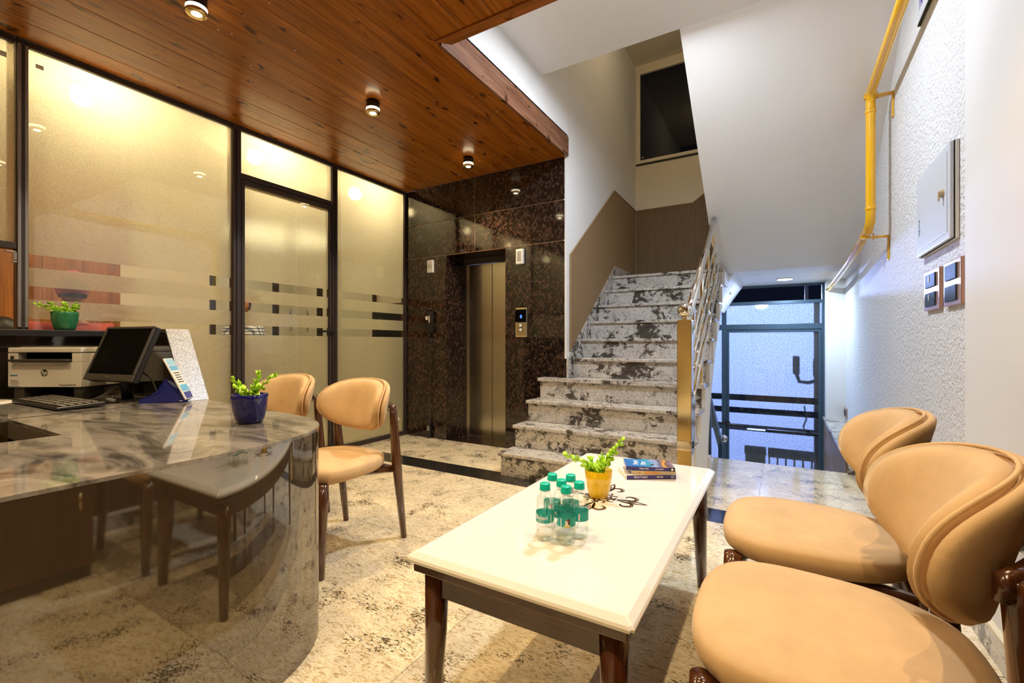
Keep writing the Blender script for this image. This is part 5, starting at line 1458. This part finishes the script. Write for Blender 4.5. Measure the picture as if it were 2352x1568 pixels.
def make_chair(label, loc, rz):
    t = thing('armless_chair', label, 'chair', loc, rz, 'beige suede chairs')
    bm = NB(); rings_ = []
    for s, z in ((0.84, 0.410), (0.94, 0.414), (0.985, 0.426), (1.0, 0.447), (0.992, 0.466), (0.96, 0.477), (0.88, 0.485), (0.70, 0.490), (0.4, 0.4925), (0.12, 0.493)):
        rings_.append([bm.verts.new((x_, y_, z)) for x_, y_ in seat_outline(s)])
    loft(bm, rings_); obj('seat', bm, M_suede, t, True)
    # rails under the seat
    for s in (-1, 1):
        bm = NB(); tube(bm, [(s * 0.185, -0.225, 0.408), (s * 0.165, 0.0, 0.404), (s * 0.205, 0.215, 0.388)], [0.012, 0.018, 0.034], 10, flat=0.5); obj('side_rail', bm, M_walnut_x, t, True)
    bm = NB(); tube(bm, [(-0.20, -0.21, 0.410), (0.20, -0.21, 0.410)], 0.014, 10, flat=0.5); obj('front_rail', bm, M_walnut_x, t, True)
    bm = NB(); tube(bm, [(-0.22, 0.212, 0.395), (0.22, 0.212, 0.395)], 0.024, 10, flat=0.5); obj('back_rail', bm, M_walnut_x, t, True)
    for s in (-1, 1):
        bm = NB(); tube(bm, [(s * 0.222, -0.240, 0.424), (s * 0.226, -0.245, 0.34), (s * 0.238, -0.262, 0.003)], [0.027, 0.0265, 0.0165], 14); l_ = obj('leg', bm, M_walnut, t, True)
        bm = NB(); lathe(bm, [(0.012, 0.0), (0.0125, 0.003)], 10, s * 0.238, -0.262); obj('leg_glide', bm, M_alu, l_)
        bm = NB(); tube(bm, [(s * 0.238, 0.185, 0.735), (s * 0.236, 0.190, 0.70), (s * 0.232, 0.215, 0.45), (s * 0.238, 0.268, 0.003)], [0.017, 0.020, 0.027, 0.016], 14); l_ = obj('leg', bm, M_walnut, t, True)
        bm = NB(); lathe(bm, [(0.011, 0.0), (0.0115, 0.003)], 10, s * 0.238, 0.268); obj('leg_glide', bm, M_alu, l_)
    # curved wooden rail behind the back cushion
    bm = NB(); pts_ = []
    for i in range(13):
        q = -1 + 2 * i / 12
        pts_.append((q * 0.258, 0.165 + 0.110 * (1 - q * q), 0.725))
    rr_ = []
    prev = None
    for i, p in enumerate(pts_):
        a = Vector(pts_[max(0, i - 1)]); b = Vector(pts_[min(12, i + 1)]); d_ = (b - a).normalized(); nn = Vector((-d_.y, d_.x, 0))
        hh = 0.030 - 0.008 * abs(-1 + i / 6)
        P_ = Vector(p)
        rr_.append([bm.verts.new(P_ + nn * u * 0.011 + Vector((0, 0, w_ * hh))) for u, w_ in ((-1, -0.8), (-0.6, -1), (0.6, -1), (1, -0.8), (1, 0.8), (0.6, 1), (-0.6, 1), (-1, 0.8))])
    loft(bm, rr_); obj('back_wood', bm, M_walnut_x, t, True)
    # back cushion: bent oval pad
    Wb, Hb, z0_, Rb = 0.315, 0.139, 0.735, 0.285
    def pt(u, v_, th):
        s_ = u * Wb
        ang = s_ / Rb
        yb = 0.228 - Rb * (1 - math.cos(ang)) * 0.92
        xb = Rb * math.sin(ang) * 1.02
        lean = 0.035 * v_
        nx_, ny_ = math.sin(ang), math.cos(ang)
        dzv = 0.012 * u * u
        return Vector((xb + nx_ * th, yb + lean + ny_ * th, z0_ + v_ * Hb + dzv))
    def pad(bm, t0, t1, pw_, bul):
        NR, NA = 12, 56
        rows_f, rows_b = [], []
        for r_ in range(NR + 1):
            rr = r_ / NR
            row_f, row_b = [], []
            for a_ in range(NA):
                a = 2 * PI * a_ / NA
                c, q = math.cos(a), math.sin(a)
                u = math.copysign(abs(c) ** 0.97, c) * rr; v_ = math.copysign(abs(q) ** 0.90, q) * rr
                k = max(0.0, 1 - rr ** pw_) ** 0.5
                mid = (t0 + t1) / 2; hf = (t1 - t0) / 2
                row_f.append(pt(u, v_, mid - hf * k - bul * (1 - rr * rr))); row_b.append(pt(u, v_, mid + hf * k))
            rows_f.append(row_f); rows_b.append(row_b)
        cf = bm.verts.new(rows_f[0][0]); cb_ = bm.verts.new(rows_b[0][0])
        F = [[bm.verts.new(p) for p in row] for row in rows_f[1:]]
        B_ = [[bm.verts.new(p) for p in row] for row in rows_b[1:-1]] + [F[-1]]
        for i in range(NA):
            j = (i + 1) % NA
            bm.faces.new((cf, F[0][i], F[0][j])); bm.faces.new((cb_, B_[0][j], B_[0][i]))
            for r_ in range(NR - 1):
                bm.faces.new((F[r_][i], F[r_ + 1][i], F[r_ + 1][j], F[r_][j])); bm.faces.new((B_[r_][i], B_[r_][j], B_[r_ + 1][j], B_[r_ + 1][i]))
    bm = NB(); pad(bm, -0.062, -0.004, 6, 0.008); cu = obj('back_cushion', bm, M_suede, t, True)
    bm = NB(); pad(bm, -0.010, 0.020, 14, 0.0); obj('back_shell', bm, M_suede, t, True)
    bm = NB(); loop = []
    for a_ in range(56):
        a = 2 * PI * a_ / 56; c, q = math.cos(a), math.sin(a)
        loop.append(pt(math.copysign(abs(c) ** 0.97, c) * 1.004, math.copysign(abs(q) ** 0.90, q) * 1.004, -0.012))
    tube(bm, loop, 0.0045, 8, closed=True); obj('piping', bm, M_suede, cu, True)
    return t
make_chair('beige suede chair at the desk, nearest the lift, whole in view', (-2.045, 1.60, 0), 0)
make_chair('beige suede chair behind the desk, its seat hidden by the marble top', (-2.72, 1.62, 0), R(3))
make_chair('beige suede chair in the front corner, nearest the camera, wood rail showing', (0.108, 1.185, 0), R(-90))
make_chair('beige suede chair by the right wall, further from the camera, nearer the stairs', (0.110, 1.80, 0), R(-90))

# ------------------------------------------------------------------ people behind the glass
def skin_obj(name, verts, edges, radii, mat, parent, root=0, sub=2):
    me = bpy.data.meshes.new(name)
    me.from_pydata(verts, edges, [])
    o = bpy.data.objects.new(name, me)
    link(o, parent)
    sk = o.modifiers.new('skin', 'SKIN'); sk.use_smooth_shade = True
    for i, r_ in enumerate(radii):
        sv = me.skin_vertices[0].data[i]
        sv.radius = (r_, r_)
        sv.use_root = (i == root)
    ss = o.modifiers.new('subdivision', 'SUBSURF'); ss.levels = sub; ss.render_levels = sub
    me.materials.append(mat)
    return o

def hand(verts, edges, radii, wi, dirv, up, side):
    """Palm and five fingers growing from wrist vertex wi."""
    d_ = Vector(dirv).normalized(); s_ = Vector(side).normalized()
    w_ = Vector(verts[wi])
    verts.append(tuple(w_ + d_ * 0.05)); edges.append((wi, len(verts) - 1)); radii.append(0.026); pi_ = len(verts) - 1
    u_ = Vector(up).normalized()
    for k, (off, ln) in enumerate(((-0.03, 0.065), (-0.01, 0.075), (0.010, 0.07), (0.028, 0.055))):
        b_ = w_ + d_ * 0.09 + s_ * off
        verts.append(tuple(b_)); edges.append((pi_, len(verts) - 1)); radii.append(0.0095); bi_ = len(verts) - 1
        verts.append(tuple(b_ + d_ * ln * 0.55 - u_ * 0.01)); edges.append((bi_, len(verts) - 1)); radii.append(0.0088)
        verts.append(tuple(b_ + d_ * ln - u_ * 0.03)); edges.append((len(verts) - 2, len(verts) - 1)); radii.append(0.0078)
    verts.append(tuple(w_ + d_ * 0.055 - s_ * 0.045)); edges.append((pi_, len(verts) - 1)); radii.append(0.011)
    verts.append(tuple(w_ + d_ * 0.095 - s_ * 0.055 - u_ * 0.01)); edges.append((len(verts) - 2, len(verts) - 1)); radii.append(0.009)

def head(parent, c, turn, hair_mat, cap=None):
    """Head facing local -y, turned about z; eyes, nose, mouth, ears and hair."""
    e = empty('head', c, turn, parent)
    bm = NB(); q = bmesh.ops.create_uvsphere(bm, u_segments=28, v_segments=20, radius=1.0)
    for v_ in bm.verts:
        x_, y_, z_ = v_.co
        wj = 1.0 - 0.28 * max(0, -z_) ** 1.2
        fx = 0.074 * x_ * wj; fy = 0.094 * y_ * (1 - 0.10 * max(0, -z_)); fz = 0.115 * z_
        if y_ < -0.75 and abs(x_) < 0.25: fy -= 0.020 * max(0, 1 - abs(x_) / 0.22) * max(0, 1 - abs(z_ + 0.15) / 0.32)
        if y_ < -0.5 and -0.05 < z_ < 0.28: fy += 0.008 * max(0, 1 - abs(abs(x_) - 0.38) / 0.2)
        if y_ < -0.3 and z_ < -0.7: fy -= 0.012
        v_.co = (fx, fy, fz)
    obj('face', bm, M_skin, e, True)
    for s in (-1, 1):
        bm = NB(); sphere(bm, (s * 0.030, -0.083, 0.012), 0.010, 10, 8); obj('eye', bm, M_inkwhite, e, True)
        bm = NB(); sphere(bm, (s * 0.030, -0.091, 0.012), 0.005, 8, 6); obj('pupil', bm, M_ink, e, True)
        bm = NB(); tube(bm, [(s * 0.016, -0.092, 0.030), (s * 0.032, -0.091, 0.035), (s * 0.048, -0.080, 0.030)], 0.004, 6); obj('eyebrow', bm, M_hair, e, True)
        bm = NB(); sphere(bm, (s * 0.075, 0.008, -0.005), 1.0, 12, 8, (0.010, 0.020, 0.032)); obj('ear', bm, M_skin, e, True)
    bm = NB(); tube(bm, [(-0.022, -0.086, -0.055), (0, -0.093, -0.053), (0.022, -0.086, -0.055)], 0.006, 8); obj('mouth', bm, plain('lips', (0.22, 0.07, 0.05), 0.5) if 'lips' not in bpy.data.materials else bpy.data.materials['lips'], e, True)
    bm = NB(); q = bmesh.ops.create_uvsphere(bm, u_segments=24, v_segments=16, radius=1.0)
    for v_ in list(bm.verts):
        x_, y_, z_ = v_.co
        v_.co = (0.082 * x_, 0.008 + 0.100 * y_, 0.018 + 0.112 * z_)
    bmesh.ops.delete(bm, geom=[v_ for v_ in bm.verts if (v_.co.y < -0.035 and v_.co.z < 0.062) or v_.co.z < -0.055], context='VERTS')
    o = obj('cap' if cap else 'hair', bm, cap or hair_mat, e, True)
    md = o.modifiers.new('thickness', 'SOLIDIFY'); md.thickness = 0.01; md.offset = 0
    if cap:
        bm = NB(); q = bmesh.ops.create_uvsphere(bm, u_segments=20, v_segments=12, radius=1.0)
        for v_ in list(bm.verts): v_.co = (0.079 * v_.co.x, 0.010 + 0.097 * v_.co.y, -0.012 + 0.09 * v_.co.z)
        bmesh.ops.delete(bm, geom=[v_ for v_ in bm.verts if v_.co.y < 0.0 or v_.co.z < -0.075], context='VERTS')
        o = obj('hair', bm, hair_mat, e, True)
    return e

def make_person(label, loc, rz, seated, shirt_mat, trouser_mat, head_turn, hip, cap=None):
    """Local frame: facing -y; hip is hip height."""
    t = thing('person', label, 'person', loc, rz)
    sh = hip + 0.47
    V = [(0, 0, hip), (0, 0.01, hip + 0.18), (0, 0.0, hip + 0.36), (0, -0.005, sh), (0, -0.015, sh + 0.09), (0, -0.02, sh + 0.15)]
    Rr = [0.14, 0.125, 0.135, 0.075, 0.052, 0.05]
    E = [(0, 1), (1, 2), (2, 3), (3, 4), (4, 5)]
    arms, legs = {}, {}
    for s in (-1, 1):
        b_ = len(V)
        V += [(s * 0.175, 0.0, sh - 0.03), (s * 0.225, -0.03 if not seated else 0.0, sh - 0.29), (s * 0.17, -0.20, sh - 0.37 if seated else sh - 0.32), (s * 0.14, -0.27, sh - 0.37 if seated else sh - 0.30)]
        E += [(2, b_), (b_, b_ + 1), (b_ + 1, b_ + 2), (b_ + 2, b_ + 3)]; Rr += [0.058, 0.045, 0.034, 0.028]
        arms[s] = b_
    for s in (-1, 1):
        b_ = len(V)
        if seated: V += [(s * 0.095, -0.04, hip - 0.02), (s * 0.13, -0.43, hip + 0.02), (s * 0.12, -0.42, 0.10), (s * 0.13, -0.58, 0.04)]
        else: V += [(s * 0.09, 0.0, hip - 0.06), (s * 0.10, -0.01, hip * 0.52), (s * 0.10, 0.02, 0.09), (s * 0.115, -0.15, 0.035)]
        E += [(0, b_), (b_, b_ + 1), (b_ + 1, b_ + 2), (b_ + 2, b_ + 3)]; Rr += [0.085, 0.058, 0.040, 0.034]
        legs[s] = b_
    nb = len(V)
    VV, EE, RR = list(V), list(E), list(Rr)
    for s in (-1, 1): hand(VV, EE, RR, arms[s] + 3, (-s * 0.3, -1, 0), (0, 0, 1), (s, 0, 0))
    skin_obj('body', VV, EE, RR, M_skin, t)
    # clothes: thicker skins over the same joints
    cv = [V[0], V[1], V[2], (V[3][0], V[3][1], V[3][2] - 0.01)]; ce_ = [(0, 1), (1, 2), (2, 3)]; crr = [0.160, 0.148, 0.158, 0.092]
    for s in (-1, 1):
        b_ = len(cv); a_ = arms[s]
        mid = tuple((Vector(V[a_ + 1]) + Vector(V[a_ + 2])) / 2)
        cv += [V[a_], V[a_ + 1], mid]; ce_ += [(2, b_), (b_, b_ + 1), (b_ + 1, b_ + 2)]; crr += [0.076, 0.062, 0.052]
    skin_obj('shirt', cv, ce_, crr, shirt_mat, t)
    tv, te, trr = [V[0]], [], [0.150]
    for s in (-1, 1):
        b_ = len(tv); l_ = legs[s]
        tv += [V[l_], V[l_ + 1], V[l_ + 2]]; te += [(0, b_), (b_, b_ + 1), (b_ + 1, b_ + 2)]; trr += [0.102, 0.075, 0.056]
    skin_obj('trousers', tv, te, trr, trouser_mat, t)
    for s in (-1, 1):
        l_ = legs[s]; p = V[l_ + 3]
        bm = NB(); sphere(bm, (p[0], p[1] + 0.04, 0.045), 1.0, 16, 10, (0.048, 0.135, 0.045)); obj('shoe', bm, M_black, t, True)
    head(t, (0, -0.03, sh + 0.245), head_turn, M_hair, cap)
    return t

M_redcap = plain('dusty_red_cap', (0.33, 0.075, 0.085), 0.8)
make_person('person in a red shirt and red cap standing behind the frosted window, back turned', (-4.13, 1.13, 0), R(-106), False, M_red, M_navycloth, 0.1, 0.725, M_redcap)
make_person('person in a plaid shirt behind the glass door, face in profile', (-5.20, 2.86, 0), R(28), False, M_plaid, M_navycloth, R(20), 0.78)
make_person('dark-haired person seated low behind the open window, only hair in view', (-4.80, 0.955, 0), R(-70), True, M_darkcloth, M_darkcloth, 0.0, 0.42)
def stool(loc, h_, label):
    t = thing('office_stool', label, 'stool', loc)
    bm = NB(); lathe(bm, [(0.0, h_), (0.15, h_), (0.17, h_ - 0.015), (0.17, h_ - 0.05), (0.15, h_ - 0.06), (0.0, h_ - 0.06)], 28); obj('seat', bm, M_black, t, True)
    bm = NB(); tube(bm, [(0, 0, 0.05), (0, 0, h_ - 0.06)], 0.025, 12); obj('column', bm, M_chrome, t, True)
    bm = NB(); lathe(bm, [(0.0, 0.05), (0.05, 0.045), (0.21, 0.012), (0.215, 0.0), (0.0, 0.0)], 28); obj('base', bm, M_chrome, t, True)
stool((-4.80, 0.955, 0), 0.262, 'low round stool under the dark-haired person')

t = thing('office_cabinet', 'tall dark cabinet deep behind the frosted pane beside the granite', 'cabinet', (-5.45, 5.68, 0))
bx('cabinet_body', -0.55, 0.75, -0.16, 0.2, 0.0, 1.74, M_darkpanel, t, 0.004)
for k in range(2):
    d_ = bx('cabinet_door', -0.54 + k * 0.65, 0.095 + k * 0.65, -0.18, -0.161, 0.03, 1.71, M_black, t, 0.004)
    bm = NB(); tube(bm, [(0.27 if k == 0 else -0.27, -0.02, -0.05), (0.27 if k == 0 else -0.27, -0.02, 0.10)], 0.008, 8); obj('handle', bm, M_gold, d_, True)

# low dark cabinet beside the camera: added below the picture to darken the reflection in the desk front
t = thing('reflection_cabinet', 'dark brown low cabinet added unseen beside the camera to darken the desk front reflection', 'cabinet', (0.34, -0.02, 0))
bx('cabinet_body', -0.27, 0.27, -0.90, 0.85, 0.05, 0.46, M_darkpanel, t, 0.004)
bx('cabinet_top', -0.285, 0.275, -0.91, 0.862, 0.461, 0.49, M_darkpanel, t, 0.004)
bx('plinth', -0.27, 0.26, -0.88, 0.84, 0.0, 0.049, M_black, t)
for k in range(3):
    d_ = bx('cabinet_door', -0.286, -0.2705, -0.89 + k * 0.58, -0.315 + k * 0.58, 0.06, 0.455, M_darkpanel, t, 0.003)
    bm = NB(); tube(bm, [(-0.012, 0.24, 0.06), (-0.012, 0.24, 0.14)], 0.006, 8); obj('handle', bm, M_gold, d_, True)
